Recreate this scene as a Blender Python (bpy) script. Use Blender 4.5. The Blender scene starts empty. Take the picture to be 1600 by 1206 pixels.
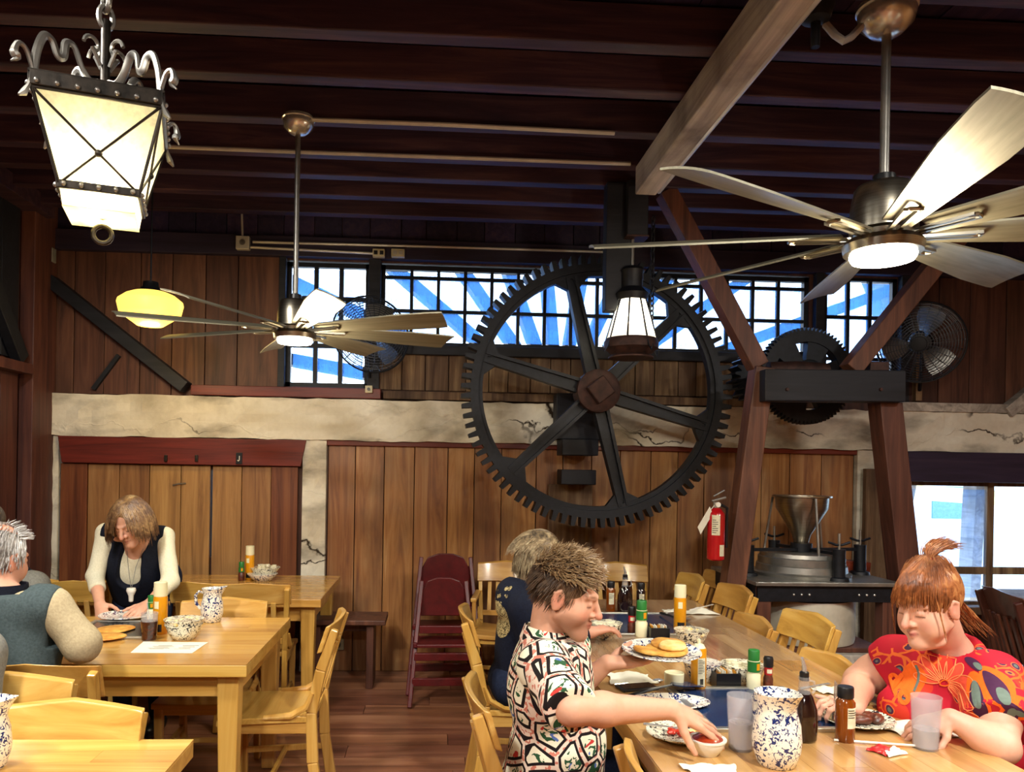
import bpy, math, random
import numpy as np
from mathutils import Vector, Matrix
random.seed(7)
R_ = math.radians
PI = math.pi
scn = bpy.context.scene
COL = scn.collection

# ------------------------------------------------------------------ camera
F, CX, CY, PSI, RHO, H = 1200.0, 741.0, 730.0, math.atan(65/1200), 0.0167, 1.56
cam_d = bpy.data.cameras.new('camera'); cam = bpy.data.objects.new('camera', cam_d); COL.objects.link(cam)
cam_d.sensor_fit = 'HORIZONTAL'; cam_d.sensor_width = 36.0
cam_d.lens = 36.0*F/1600
cam_d.shift_x = (800-CX)/1600.0
cam_d.shift_y = (CY-603)/1600.0
cam_d.clip_start = 0.05
_r = Vector((math.cos(PSI), -math.sin(PSI), 0)); _f = Vector((math.sin(PSI), math.cos(PSI), 0)); _u = Vector((0, 0, 1))
_rr = _r*math.cos(RHO) + _u*math.sin(RHO); _uu = -_r*math.sin(RHO) + _u*math.cos(RHO)
m = Matrix((( _rr.x, _uu.x, -_f.x, 0), (_rr.y, _uu.y, -_f.y, 0), (_rr.z, _uu.z, -_f.z, H), (0, 0, 0, 1)))
cam.matrix_world = m
scn.camera = cam

# ------------------------------------------------------------------ world, exposure, room lamps
w = bpy.data.worlds.new('sky'); scn.world = w; w.use_nodes = True
nt = w.node_tree; nt.nodes.clear()
wo = nt.nodes.new('ShaderNodeOutputWorld'); bg = nt.nodes.new('ShaderNodeBackground')
tc = nt.nodes.new('ShaderNodeTexCoord'); sx = nt.nodes.new('ShaderNodeSeparateXYZ'); rp = nt.nodes.new('ShaderNodeValToRGB')
nt.links.new(tc.outputs['Generated'], sx.inputs[0]); nt.links.new(sx.outputs['Z'], rp.inputs[0])
rp.color_ramp.elements[0].color = (0.72, 0.86, 1.0, 1); rp.color_ramp.elements[1].color = (0.30, 0.52, 1.0, 1)
nt.links.new(rp.outputs[0], bg.inputs['Color']); bg.inputs['Strength'].default_value = 7.0
nt.links.new(bg.outputs[0], wo.inputs[0])
vs = scn.view_settings
scn.display_settings.display_device = 'sRGB'
vs.view_transform = 'Standard'; vs.look = 'None'; vs.gamma = 1.0; vs.use_curve_mapping = False
vs.exposure = 0.45
try:
    scn.cycles.use_denoising = True
    scn.cycles.max_bounces = 7; scn.cycles.diffuse_bounces = 4; scn.cycles.glossy_bounces = 3
    scn.cycles.transmission_bounces = 5; scn.cycles.transparent_max_bounces = 10
    scn.cycles.caustics_reflective = False; scn.cycles.caustics_refractive = False
    scn.cycles.sample_clamp_indirect = 5.0
except Exception:
    pass

def lamp(name, loc, power, color, radius=0.12, parent=None, kind='POINT', size=1.0, rot=None):
    d = bpy.data.lights.new(name, kind); d.energy = power; d.color = color
    if kind == 'AREA':
        d.shape = 'DISK'; d.size = size
    else:
        d.shadow_soft_size = radius
    o = bpy.data.objects.new(name, d); COL.objects.link(o); o.location = loc
    if rot: o.rotation_euler = rot
    if parent: o.parent = parent
    return o
WARM = (1.0, 0.84, 0.58); NEUT = (1.0, 0.955, 0.87)
# more lamps of the dining room, hung behind and beside the camera
for (x, y, p) in ((-1.6, 0.4, 95), (1.4, 0.6, 120), (3.6, 1.6, 60), (0.2, -1.8, 70), (-1.7, 2.2, 55)):
    lamp('dining_room_lamp', (x, y, 3.2), p, NEUT, kind='AREA', size=.4)

# ------------------------------------------------------------------ pixel <-> metre helpers (camera calibration)
def ray(px, py):
    u = (px-CX)/F; v = -(py-CY)/F
    a = u*math.cos(RHO)-v*math.sin(RHO); b = u*math.sin(RHO)+v*math.cos(RHO)
    return Vector((a*math.cos(PSI)+math.sin(PSI), -a*math.sin(PSI)+math.cos(PSI), b))
def AZ(px, py, z):
    r = ray(px, py); t = (z-H)/r.z; return Vector((r.x*t, r.y*t, z))
def AY(px, py, Y):
    r = ray(px, py); t = Y/r.y; return Vector((r.x*t, Y, H+r.z*t))
def T(px, py):                      # a point on the table tops
    return AZ(px, py, TZ)
TZ = 0.75

# ------------------------------------------------------------------ mesh helpers
class MB:
    def __init__(s): s.v = []; s.f = []
    def add(s, vs_, fs):
        n = len(s.v); s.v += [tuple(p) for p in vs_]; s.f += [tuple(i+n for i in f) for f in fs]; return s
    def box(s, c, d, R=None):
        c = Vector(c); pts = []
        for sx_ in (-1, 1):
            for sy in (-1, 1):
                for sz in (-1, 1):
                    p = Vector((sx_*d[0]/2, sy*d[1]/2, sz*d[2]/2))
                    if R is not None: p = R @ p
                    pts.append(c+p)
        return s.add(pts, [(0, 1, 3, 2), (4, 6, 7, 5), (0, 4, 5, 1), (2, 3, 7, 6), (0, 2, 6, 4), (1, 5, 7, 3)])
    def bar(s, p0, p1, w_, h, up=(0, 0, 1), w1=None, h1=None):
        p0 = Vector(p0); p1 = Vector(p1); d = (p1-p0).normalized(); up = Vector(up)
        x = d.cross(up)
        if x.length < 1e-4: x = d.cross(Vector((0, 1, 0)))
        x.normalize(); z = x.cross(d); w1 = w1 or w_; h1 = h1 or h
        a = [p0+x*(sx_*w_/2)+z*(sz*h/2) for sx_, sz in ((-1, -1), (1, -1), (1, 1), (-1, 1))]
        b = [p1+x*(sx_*w1/2)+z*(sz*h1/2) for sx_, sz in ((-1, -1), (1, -1), (1, 1), (-1, 1))]
        return s.add(a+b, [(3, 2, 1, 0), (4, 5, 6, 7), (0, 1, 5, 4), (1, 2, 6, 5), (2, 3, 7, 6), (3, 0, 4, 7)])
    def tube(s, pts, r, n=8, closed=False, flat=1.0):
        pts = [Vector(p) for p in pts]; N = len(pts)
        rr = r if isinstance(r, (list, tuple)) else [r]*N
        def tan(i):
            a = pts[(i-1) % N] if (closed or i > 0) else pts[i]; b = pts[(i+1) % N] if (closed or i < N-1) else pts[i]
            t = b-a
            return t.normalized() if t.length > 1e-9 else Vector((0, 0, 1))
        t = tan(0); x = t.orthogonal().normalized(); rings = []
        for i in range(N):
            t = tan(i); x = (x-t*x.dot(t))
            if x.length < 1e-6: x = t.orthogonal()
            x.normalize(); y = t.cross(x)
            rings.append([pts[i]+(x*math.cos(2*PI*k/n)+y*math.sin(2*PI*k/n)*flat)*rr[i] for k in range(n)])
        V = [p for q in rings for p in q]; Fc = []
        for i in range(N if closed else N-1):
            a = i*n; b = ((i+1) % N)*n
            for k in range(n): Fc.append((a+k, a+(k+1) % n, b+(k+1) % n, b+k))
        if not closed:
            Fc.append(tuple(range(n-1, -1, -1))); Fc.append(tuple((N-1)*n+k for k in range(n)))
        return s.add(V, Fc)
    def lathe(s, prof, n=24, c=(0, 0, 0), R=None, sx_=1.0, sy=1.0, a0=0.0):
        c = Vector(c); V = []; Fc = []; idx = []
        for (r, z) in prof:
            if r < 1e-6:
                idx.append([len(V)]*n); V.append((0, 0, z))
            else:
                idx.append(list(range(len(V), len(V)+n)))
                V += [(r*sx_*math.cos(2*PI*k/n+a0), r*sy*math.sin(2*PI*k/n+a0), z) for k in range(n)]
        for i in range(len(prof)-1):
            A, B = idx[i], idx[i+1]
            for k in range(n):
                q = [A[k], A[(k+1) % n], B[(k+1) % n], B[k]]
                u = []
                for t in q:
                    if t not in u: u.append(t)
                if len(u) > 2: Fc.append(tuple(u))
        if prof[0][0] > 1e-6: Fc.append(tuple(reversed(idx[0])))
        if prof[-1][0] > 1e-6 and prof[-1] != prof[0]: Fc.append(tuple(idx[-1]))
        V = [Vector(p) for p in V]
        if R is not None: V = [R @ p for p in V]
        return s.add([p+c for p in V], Fc)
    def ball(s, c, r, n=12, m_=8, sc=(1, 1, 1), R=None):
        prof = [(r*math.sin(PI*i/m_)*1.0, -r*math.cos(PI*i/m_)*sc[2]) for i in range(m_+1)]
        prof[0] = (0, prof[0][1]); prof[-1] = (0, prof[-1][1])
        return s.lathe(prof, n, c, R, sc[0], sc[1])
    def prism(s, poly, d0, d1, M=None):
        """2-D outline (x, z) pushed along y from d0 to d1"""
        n = len(poly); V = [Vector((p[0], d0, p[1])) for p in poly]+[Vector((p[0], d1, p[1])) for p in poly]
        if M is not None: V = [M @ p for p in V]
        return s.add(V, [tuple(range(n)), tuple(range(2*n-1, n-1, -1))]+[(i, i+n, (i+1) % n+n, (i+1) % n) for i in range(n)])
    def ring(s, outer, inner, d0, d1, M=None):
        n = len(outer); V = []
        for d in (d0, d1):
            V += [Vector((p[0], d, p[1])) for p in outer]+[Vector((p[0], d, p[1])) for p in inner]
        if M is not None: V = [M @ p for p in V]
        Fc = []
        for i in range(n):
            j = (i+1) % n
            Fc += [(i, j, n+j, n+i), (2*n+i, 3*n+i, 3*n+j, 2*n+j), (i, 2*n+i, 2*n+j, j), (n+i, n+j, 3*n+j, 3*n+i)]
        return s.add(V, Fc)
    def sheet(s, fn, nu, nv, th):
        """closed slab from a function (u, v) -> (top point, normal offset vector)"""
        V = []; N = (nu+1)*(nv+1)
        for side in (0, 1):
            for i in range(nu+1):
                for j in range(nv+1):
                    p, nr = fn(i/nu, j/nv); V.append(Vector(p)-Vector(nr)*(th*side))
        Fc = []; q = lambda i, j: i*(nv+1)+j
        for i in range(nu):
            for j in range(nv):
                Fc.append((q(i, j), q(i+1, j), q(i+1, j+1), q(i, j+1)))
                Fc.append((N+q(i, j), N+q(i, j+1), N+q(i+1, j+1), N+q(i+1, j)))
        for i in range(nu):
            Fc.append((q(i, 0), N+q(i, 0), N+q(i+1, 0), q(i+1, 0))); Fc.append((q(i, nv), q(i+1, nv), N+q(i+1, nv), N+q(i, nv)))
        for j in range(nv):
            Fc.append((q(0, j), q(0, j+1), N+q(0, j+1), N+q(0, j))); Fc.append((q(nu, j), N+q(nu, j), N+q(nu, j+1), q(nu, j+1)))
        return s.add(V, Fc)
    def mesh(s, name, mat, smooth=False):
        me = bpy.data.meshes.new(name); me.from_pydata(s.v, [], s.f); me.update()
        if mat is not None: me.materials.append(mat)
        if smooth:
            me.polygons.foreach_set('use_smooth', [True]*len(me.polygons))
            try: me.set_sharp_from_angle(angle=R_(38))
            except Exception: pass
        return me
    def build(s, name, mat, parent=None, smooth=False, bevel=0.0, loc=None):
        return put(name, s.mesh(name, mat, smooth), parent, loc, bevel)

def put(name, me, parent=None, loc=None, bevel=0.0, rot=None):
    o = bpy.data.objects.new(name, me); COL.objects.link(o)
    if parent is not None: o.parent = parent
    if loc is not None: o.location = loc
    if rot is not None: o.rotation_euler = rot
    if bevel:
        b = o.modifiers.new('edge', 'BEVEL'); b.width = bevel; b.segments = 2; b.limit_method = 'ANGLE'; b.angle_limit = R_(40)
    return o
def tag(o, label=None, cat=None, group=None, kind=None):
    if label: o['label'] = label
    if cat: o['category'] = cat
    if group: o['group'] = group
    if kind: o['kind'] = kind
    return o
def thing(name, label, cat, loc=(0, 0, 0), rz=0.0, group=None):
    o = bpy.data.objects.new(name, None); COL.objects.link(o); o.location = loc; o.rotation_euler = (0, 0, rz)
    o.empty_display_size = 0.1
    return tag(o, label, cat, group)
KIDS = {}
def dup(root, loc, rz=0.0, label=None, group=None, scale=None):
    def cp(o, parent):
        c = o.copy(); COL.objects.link(c)
        if parent is not None: c.parent = parent
        for ch in list(o.children): cp(ch, c)
        return c
    r = cp(root, None); r.location = loc; r.rotation_euler = (0, 0, rz)
    if scale: r.scale = scale
    if label: r['label'] = label
    if group: r['group'] = group
    return r

# ------------------------------------------------------------------ materials
def hx(h, k=1.0):
    h = h.lstrip('#'); c = [int(h[i:i+2], 16)/255 for i in (0, 2, 4)]
    return tuple(min(1, (x/12.92 if x <= .04045 else ((x+.055)/1.055)**2.4)*k) for x in c)+(1,)
class NT:
    def __init__(s, name):
        s.m = bpy.data.materials.new(name); s.m.use_nodes = True; s.t = s.m.node_tree; s.t.nodes.clear()
        s.out = s.n('ShaderNodeOutputMaterial'); s.p = s.n('ShaderNodeBsdfPrincipled'); s.l(s.p.outputs[0], s.out.inputs[0])
        s._co = None
    def n(s, t): return s.t.nodes.new(t)
    def l(s, a, b): s.t.links.new(a, b)
    def co(s, stretch=(1, 1, 1), rnd=True):
        tcn = s.n('ShaderNodeTexCoord'); mp = s.n('ShaderNodeMapping'); s.l(tcn.outputs['Object'], mp.inputs['Vector'])
        mp.inputs['Scale'].default_value = stretch
        if rnd:
            oi = s.n('ShaderNodeObjectInfo'); mu = s.n('ShaderNodeMath'); mu.operation = 'MULTIPLY'; mu.inputs[1].default_value = 37.0
            s.l(oi.outputs['Random'], mu.inputs[0]); cb = s.n('ShaderNodeCombineXYZ')
            for i in range(3): s.l(mu.outputs[0], cb.inputs[i])
            s.l(cb.outputs[0], mp.inputs['Location'])
        return mp.outputs[0]
    def noise(s, vec, scale=5, detail=4, dist=0.0, rough=.55):
        n = s.n('ShaderNodeTexNoise'); n.inputs['Scale'].default_value = scale; n.inputs['Detail'].default_value = detail
        n.inputs['Distortion'].default_value = dist; n.inputs['Roughness'].default_value = rough; s.l(vec, n.inputs['Vector']); return n.outputs['Fac']
    def vor(s, vec, scale=5, feature='F1', out='Distance', rnd=1.0):
        n = s.n('ShaderNodeTexVoronoi'); n.feature = feature; n.inputs['Scale'].default_value = scale; n.inputs['Randomness'].default_value = rnd
        s.l(vec, n.inputs['Vector']); return n.outputs[out]
    def ramp(s, fac, stops, const=False):
        n = s.n('ShaderNodeValToRGB'); cr = n.color_ramp
        if const: cr.interpolation = 'CONSTANT'
        while len(cr.elements) < len(stops): cr.elements.new(0.5)
        for e, (p, c) in zip(cr.elements, stops): e.position = p; e.color = c if len(c) == 4 else tuple(c)+(1,)
        s.l(fac, n.inputs[0]); return n.outputs[0]
    def mix(s, fac, a, b, mode='MIX'):
        n = s.n('ShaderNodeMix'); n.data_type = 'RGBA'; n.blend_type = mode
        for inp, val in ((n.inputs[0], fac), (n.inputs[6], a), (n.inputs[7], b)):
            if isinstance(val, (int, float, tuple)): inp.default_value = val
            else: s.l(val, inp)
        return n.outputs[2]
    def math(s, op, a, b=0.0):
        n = s.n('ShaderNodeMath'); n.operation = op
        for inp, val in ((n.inputs[0], a), (n.inputs[1], b)):
            if isinstance(val, (int, float)): inp.default_value = val
            else: s.l(val, inp)
        return n.outputs[0]
    def vary(s, col, amt=.25, hue=.01):
        oi = s.n('ShaderNodeObjectInfo'); mr = s.n('ShaderNodeMapRange'); mr.inputs[3].default_value = 1-amt; mr.inputs[4].default_value = 1+amt
        s.l(oi.outputs['Random'], mr.inputs[0]); h = s.n('ShaderNodeHueSaturation'); s.l(mr.outputs[0], h.inputs['Value'])
        mh = s.n('ShaderNodeMapRange'); mh.inputs[3].default_value = .5-hue; mh.inputs[4].default_value = .5+hue
        s.l(oi.outputs['Random'], mh.inputs[0]); s.l(mh.outputs[0], h.inputs['Hue']); s.l(col, h.inputs['Color']); return h.outputs[0]
    def bump(s, fac, st=.3, d=.01):
        b = s.n('ShaderNodeBump'); b.inputs['Strength'].default_value = st; b.inputs['Distance'].default_value = d
        s.l(fac, b.inputs['Height']); s.l(b.outputs[0], s.p.inputs['Normal'])
    def fin(s, col, rough=.5, metal=0.0, spec=.5, coat=0.0):
        if isinstance(col, tuple): s.p.inputs['Base Color'].default_value = col
        else: s.l(col, s.p.inputs['Base Color'])
        if isinstance(rough, (int, float)): s.p.inputs['Roughness'].default_value = rough
        else: s.l(rough, s.p.inputs['Roughness'])
        s.p.inputs['Metallic'].default_value = metal; s.p.inputs['Specular IOR Level'].default_value = spec
        s.p.inputs['Coat Weight'].default_value = coat; s.p.inputs['Coat Roughness'].default_value = .12
        return s.m
def plain(name, c1, c2=None, rough=.5, metal=0.0, scale=18, bump=.08, stretch=(1, 1, 1), spec=.5, coat=0.0, vary=0.0):
    t = NT(name); co = t.co(stretch); nz = t.noise(co, scale, 3)
    col = t.ramp(nz, [(.3, c1), (.7, c2 or tuple(min(1, x*1.18) for x in c1[:3])+(1,))])
    if vary: col = t.vary(col, vary)
    if bump: t.bump(nz, bump, .004)
    return t.fin(col, rough, metal, spec, coat)
def wood(name, dark, mid, light, axis=2, rough=.55, vary=.25, grain=1.0, coat=0.0, spec=.4, stain=None, bump=.25):
    t = NT(name); st = [14*grain]*3; st[axis] = 1.0*grain
    co = t.co(tuple(st)); a = t.noise(co, 1.0, 6, 1.2, .62); st2 = [60*grain]*3; st2[axis] = 1.6*grain
    b = t.noise(t.co(tuple(st2)), 1.0, 3, .4)
    col = t.ramp(a, [(.28, dark), (.5, mid), (.72, light)])
    col = t.mix(t.math('MULTIPLY', b, .35), col, dark)
    if stain:
        sfac = t.ramp(t.noise(t.co((2.2, 2.2, 1.1)), 1.0, 6), [(.48, (0, 0, 0, 1)), (.72, (1, 1, 1, 1))])
        col = t.mix(t.math('MULTIPLY', sfac, .8), col, stain)
    if vary: col = t.vary(col, vary, .006)
    t.bump(b, bump, .003)
    return t.fin(col, rough, 0, spec, coat)
def emit(name, col, strength):
    t = NT(name); t.p.inputs['Emission Color'].default_value = col; t.p.inputs['Emission Strength'].default_value = strength
    return t.fin(col, .4)
M = {}
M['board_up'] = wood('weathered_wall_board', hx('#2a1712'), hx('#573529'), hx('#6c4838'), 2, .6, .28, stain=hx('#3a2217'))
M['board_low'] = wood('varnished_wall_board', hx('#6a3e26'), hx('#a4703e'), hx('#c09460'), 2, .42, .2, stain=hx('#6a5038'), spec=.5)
M['board_pale'] = wood('grey_weathered_board', hx('#4a3322'), hx('#7a6048'), hx('#a38a68'), 2, .75, .35, stain=hx('#2a1a12'))
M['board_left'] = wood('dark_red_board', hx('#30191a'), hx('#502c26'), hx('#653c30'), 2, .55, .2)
M['shutter'] = wood('brown_shutter_board', hx('#6e4a2c'), hx('#9c7244'), hx('#b48a56'), 2, .45, .14)
M['redwood'] = wood('red_stained_trim', hx('#421409'), hx('#6a2516'), hx('#803020'), 0, .45, .1)
M['redwood_v'] = wood('red_stained_trim_upright', hx('#421c0f'), hx('#6f3a22'), hx('#845030'), 2, .45, .1)
M['joist'] = wood('old_ceiling_joist', hx('#1c1022'), hx('#3e2632'), hx('#5c3e40'), 0, .6, .2)  # purplish tint of the ceiling shade is put into the joist colour
M['deck'] = wood('ceiling_deck_board', hx('#16102a'), hx('#2a2040'), hx('#433040'), 1, .6, .35)  # navy tint of the ceiling shade is put into the board colour
M['beam'] = wood('grey_weathered_beam', hx('#7c746c'), hx('#b4aca2'), hx('#d8d0c4'), 1, .6, .1, stain=hx('#3a302c'), grain=.8)
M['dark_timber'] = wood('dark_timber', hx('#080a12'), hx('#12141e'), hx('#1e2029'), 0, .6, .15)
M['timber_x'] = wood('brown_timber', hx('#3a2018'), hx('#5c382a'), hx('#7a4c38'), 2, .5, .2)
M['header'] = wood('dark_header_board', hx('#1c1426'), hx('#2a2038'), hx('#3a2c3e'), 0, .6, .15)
M['oak'] = wood('golden_oak', hx('#a0722e'), hx('#c89a4c'), hx('#dbb468'), 2, .3, .1, coat=.35, grain=.8, bump=.08)
M['oak_x'] = wood('golden_oak_crosswise', hx('#a0722e'), hx('#c89a4c'), hx('#dbb468'), 0, .3, .08, coat=.35, grain=.8, bump=.08)
M['oak_y'] = wood('golden_oak_lengthwise', hx('#a0722e'), hx('#c89a4c'), hx('#dbb468'), 1, .3, .08, coat=.35, grain=.8, bump=.08)
M['oak_dark'] = wood('brown_chair_wood', hx('#2a120b'), hx('#46231a'), hx('#5a3224'), 2, .35, .1, coat=.3)
M['stave'] = wood('butcher_block_stave', hx('#a8783a'), hx('#cd9e50'), hx('#ddb46a'), 0, .24, .16, coat=.55, grain=.7, bump=.04)
M['stave_y'] = wood('butcher_block_stave_lengthwise', hx('#a07440'), hx('#c2955a'), hx('#d2aa70'), 1, .2, .14, coat=.6, grain=.7, bump=.04)
M['stave_far'] = wood('glare_greyed_table_stave', hx('#86684c'), hx('#ab8a66'), hx('#bf9f7a'), 1, .2, .14, coat=.6, grain=.7, bump=.04)  # window glare on the far table put into a greyer stave colour
M['plank'] = wood('red_brown_floor_plank', hx('#4a2a1e'), hx('#8c5a42'), hx('#a8785c'), 0, .34, .3, coat=.25, grain=.6, bump=.1)
M['redpaint'] = plain('dark_red_paint', hx('#480c10'), hx('#601418'), .35)
M['iron'] = plain('black_cast_iron', hx('#0a0c12'), hx('#171a22'), .5, .4, 30, .25)
M['iron_b'] = plain('worn_black_iron', hx('#1a1714'), hx('#3a332c'), .42, .7, 24, .3)
M['rust'] = plain('rusty_iron', hx('#2a1c1a'), hx('#4a302a'), .6, .5, 20, .3)
M['steel'] = plain('brushed_steel', hx('#8f8878'), hx('#a9a294'), .3, 1.0, 8, .04, (1, 1, 30))
M['steel_d'] = plain('dull_steel', hx('#7d7c78'), hx('#a09c94'), .38, .8, 10, .06)
M['chrome'] = plain('polished_metal', hx('#c4c2bc'), hx('#dcdad4'), .25, .75, 8, .02)
M['blade'] = plain('brushed_nickel_blade', hx('#77735f'), hx('#8f8a76'), .42, .55, 4, .03, (1, 12, 1))
M['conduit'] = plain('grey_conduit', hx('#aeaca8'), hx('#c4c2bc'), .4, .3, 8, .02)
M['ivory'] = plain('ivory_plastic', hx('#b0a888'), hx('#c2ba9a'), .45)
M['black'] = plain('black_plastic', hx('#0c0c0e'), hx('#151518'), .35)
M['black_gloss'] = plain('glossy_black', hx('#08090c'), hx('#0d0e12'), .08, 0, 8, 0, coat=.5)
M['white'] = plain('white_china', hx('#e6e2d4'), hx('#efece0'), .25, 0, 8, .01, coat=.3)
M['paper'] = plain('white_paper', hx('#d9d6c4'), hx('#e8e5d5'), .8, 0, 14, .15)
M['yellow'] = plain('yellow_can', hx('#d08a08'), hx('#e09a14'), .3, 0, 6, .0, coat=.3)
M['cream'] = plain('cream_cap', hx('#e0dab0'), hx('#ebe6c2'), .4, 0, 6, .0)
M['green'] = plain('green_cap', hx('#1d6b2a'), hx('#247a33'), .4)
M['red'] = plain('red_plastic', hx('#a8141a'), hx('#bb1c20'), .35)
M['extred'] = plain('glossy_red_enamel', hx('#a30f16'), hx('#b8151c'), .2, 0, 5, .0, coat=.6)
M['label'] = plain('pale_label', hx('#cfc8a8'), hx('#e2dcc0'), .6, 0, 60, .0)
M['amber'] = plain('amber_syrup', hx('#6b3208'), hx('#7d3d0c'), .12, 0, 5, .0, coat=.5)
M['syrup'] = plain('dark_syrup', hx('#140808'), hx('#1d0c0a'), .08, 0, 5, .0, coat=.8)
M['cola'] = plain('cola_with_ice', hx('#1c0806'), hx('#4a1d10'), .12, 0, 90, .1, coat=.5)
M['griddle'] = plain('blue_glare_griddle_steel', hx('#20345c'), hx('#2c4470'), .18, .35, 12, .05)  # blue glare put into the steel colour of griddles and spatula blades
M['griddle_k'] = plain('soot_black_griddle_steel', hx('#15171c'), hx('#24272e'), .2, .8, 12, .05)
M['alu'] = plain('aluminium_edging', hx('#b9b6ab'), hx('#c9c6bb'), .35, .9, 10, .02)
M['salsa'] = plain('red_brown_sauce', hx('#7a1f0e'), hx('#a03a18'), .3, 0, 60, .4, coat=.3)
M['berry'] = plain('red_berries', hx('#9c1510'), hx('#c83a22'), .25, 0, 60, .4, coat=.4)
M['pancake'] = plain('golden_pancake', hx('#b9701f'), hx('#e6b455'), .6, 0, 22, .5)
M['egg'] = plain('fried_egg', hx('#e0b050'), hx('#f0dca0'), .45, 0, 24, .3)
M['meat'] = plain('browned_sausage', hx('#35150c'), hx('#6b321c'), .4, 0, 50, .5)
M['creamer'] = plain('cream_tubs', hx('#d9d2b0'), hx('#f0ecd8'), .4)
M['mixfood'] = plain('yellow_packets', hx('#d0b050'), hx('#efe6c8'), .6, 0, 60, .3)
M['grinderwhite'] = plain('whitewashed_steel', hx('#b0aa98'), hx('#d6d0be'), .45, .2, 7, .1)
M['string'] = plain('grey_fitting', hx('#6d6c68'), hx('#7f7e7a'), .5)

def concrete():
    t = NT('cracked_cream_concrete'); co = t.co((1, 1, 1), False)
    big = t.noise(co, 1.6, 6); fine = t.noise(co, 26, 5)
    col = t.ramp(big, [(.3, hx('#a8a08e')), (.46, hx('#e2dccb')), (.66, hx('#f2eee0'))])
    col = t.mix(t.math('MULTIPLY', fine, .4), col, hx('#b0a58a'))
    wv = t.n('ShaderNodeVectorMath'); wv.operation = 'ADD'; sc = t.n('ShaderNodeVectorMath'); sc.operation = 'SCALE'
    nz = t.n('ShaderNodeTexNoise'); nz.inputs['Scale'].default_value = 4; nz.inputs['Detail'].default_value = 5; t.l(co, nz.inputs['Vector'])
    sc.inputs['Scale'].default_value = .35; t.l(nz.outputs['Color'], sc.inputs[0]); t.l(co, wv.inputs[0]); t.l(sc.outputs[0], wv.inputs[1])
    mp = t.n('ShaderNodeMapping'); mp.inputs['Scale'].default_value = (.55, 1, 2.2); t.l(wv.outputs[0], mp.inputs[0])
    ed = t.vor(mp.outputs[0], 1.3, 'DISTANCE_TO_EDGE')
    cr = t.ramp(ed, [(.004, (1, 1, 1, 1)), (.018, (0, 0, 0, 1))])
    gate = t.ramp(t.noise(co, 1.1, 2), [(.5, (0, 0, 0, 1)), (.56, (1, 1, 1, 1))])
    col = t.mix(t.math('MULTIPLY', cr, gate), col, hx('#2c2114'))
    dirt = t.ramp(t.noise(t.co((.8, .8, 2.0), False), 1.7, 7), [(.50, (0, 0, 0, 1)), (.68, (1, 1, 1, 1))])
    col = t.mix(t.math('MULTIPLY', dirt, .8), col, hx('#4a4034'))
    t.bump(t.mix(.5, fine, cr), .5, .01)
    return t.fin(col, .8, 0, .25)
M['concrete'] = concrete()
def splatter(name, base, spot, thr, sc=60):
    t = NT(name); co = t.co((1, 1, 1), True); a = t.noise(co, sc, 2, 1.5); b = t.noise(co, sc*.33, 2, 1.0)
    f = t.ramp(a, [(thr, (0, 0, 0, 1)), (thr+.02, (1, 1, 1, 1))])
    g = t.ramp(b, [(.6, (0, 0, 0, 1)), (.62, (1, 1, 1, 1))])
    f2 = t.math('MULTIPLY', g, t.ramp(a, [(.46, (0, 0, 0, 1)), (.48, (1, 1, 1, 1))]))
    col = t.mix(t.math('MAXIMUM', f, f2), base, spot)
    return t.fin(col, .18, 0, .5, .4)
M['splat'] = splatter('blue_splatter_enamel', hx('#ece8da'), hx('#1b2c66'), .55)
M['splat_k'] = splatter('dark_splatter_enamel', hx('#e6e0c8'), hx('#20202a'), .56, 75)
def glassy(name, tint, fac=.25, rough=.3):
    t = NT(name); tr = t.n('ShaderNodeBsdfTransparent'); tr.inputs[0].default_value = tint
    mx = t.n('ShaderNodeMixShader'); mx.inputs[0].default_value = fac; t.l(tr.outputs[0], mx.inputs[1]); t.l(t.p.outputs[0], mx.inputs[2])
    t.l(mx.outputs[0], t.out.inputs[0]); co = t.co(); n = t.noise(co, 20, 2)
    return t.fin(t.ramp(n, [(.3, hx('#cfcfd0')), (.7, hx('#e6e6e8'))]), rough, 0, .6)
M['tumbler'] = glassy('frosted_plastic', (.93, .92, .95, 1), .24, .25)
M['clear'] = glassy('clear_glass', (.95, .95, .95, 1), .2, .08)
M['ice'] = glassy('ice_water', (.93, .93, .92, 1), .4, .12)
def pane_mat(name, lo, hi):
    t = NT(name); co = t.co((1, 1, 1), False); n = t.noise(co, 9, 5); st = t.noise(t.co((22, 1, 2.2), False), 1.0, 4)
    tr = t.n('ShaderNodeBsdfTransparent'); tr.inputs[0].default_value = (.86, .93, 1, 1)
    tl = t.n('ShaderNodeBsdfTranslucent'); tl.inputs[0].default_value = (.13, .36, .80, 1)
    f = t.math('MULTIPLY', n, st); mr = t.n('ShaderNodeMapRange'); mr.inputs[1].default_value = .12; mr.inputs[2].default_value = .4
    mr.inputs[3].default_value = lo; mr.inputs[4].default_value = hi; t.l(f, mr.inputs[0])
    mx = t.n('ShaderNodeMixShader'); t.l(mr.outputs[0], mx.inputs[0]); t.l(tr.outputs[0], mx.inputs[1]); t.l(tl.outputs[0], mx.inputs[2])
    t.l(mx.outputs[0], t.out.inputs[0]); return t.m
M['pane'] = pane_mat('dirty_window_pane', .22, .62)
M['pane_clean'] = pane_mat('clean_window_pane', .02, .10)
# ================================================================== THE SETTING
XL, XR, YF, YB, ZC = -2.90, 5.40, -3.60, 5.90, 3.52
def st(o): o['kind'] = 'structure'; return o
rnd = random.Random(3)
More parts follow.
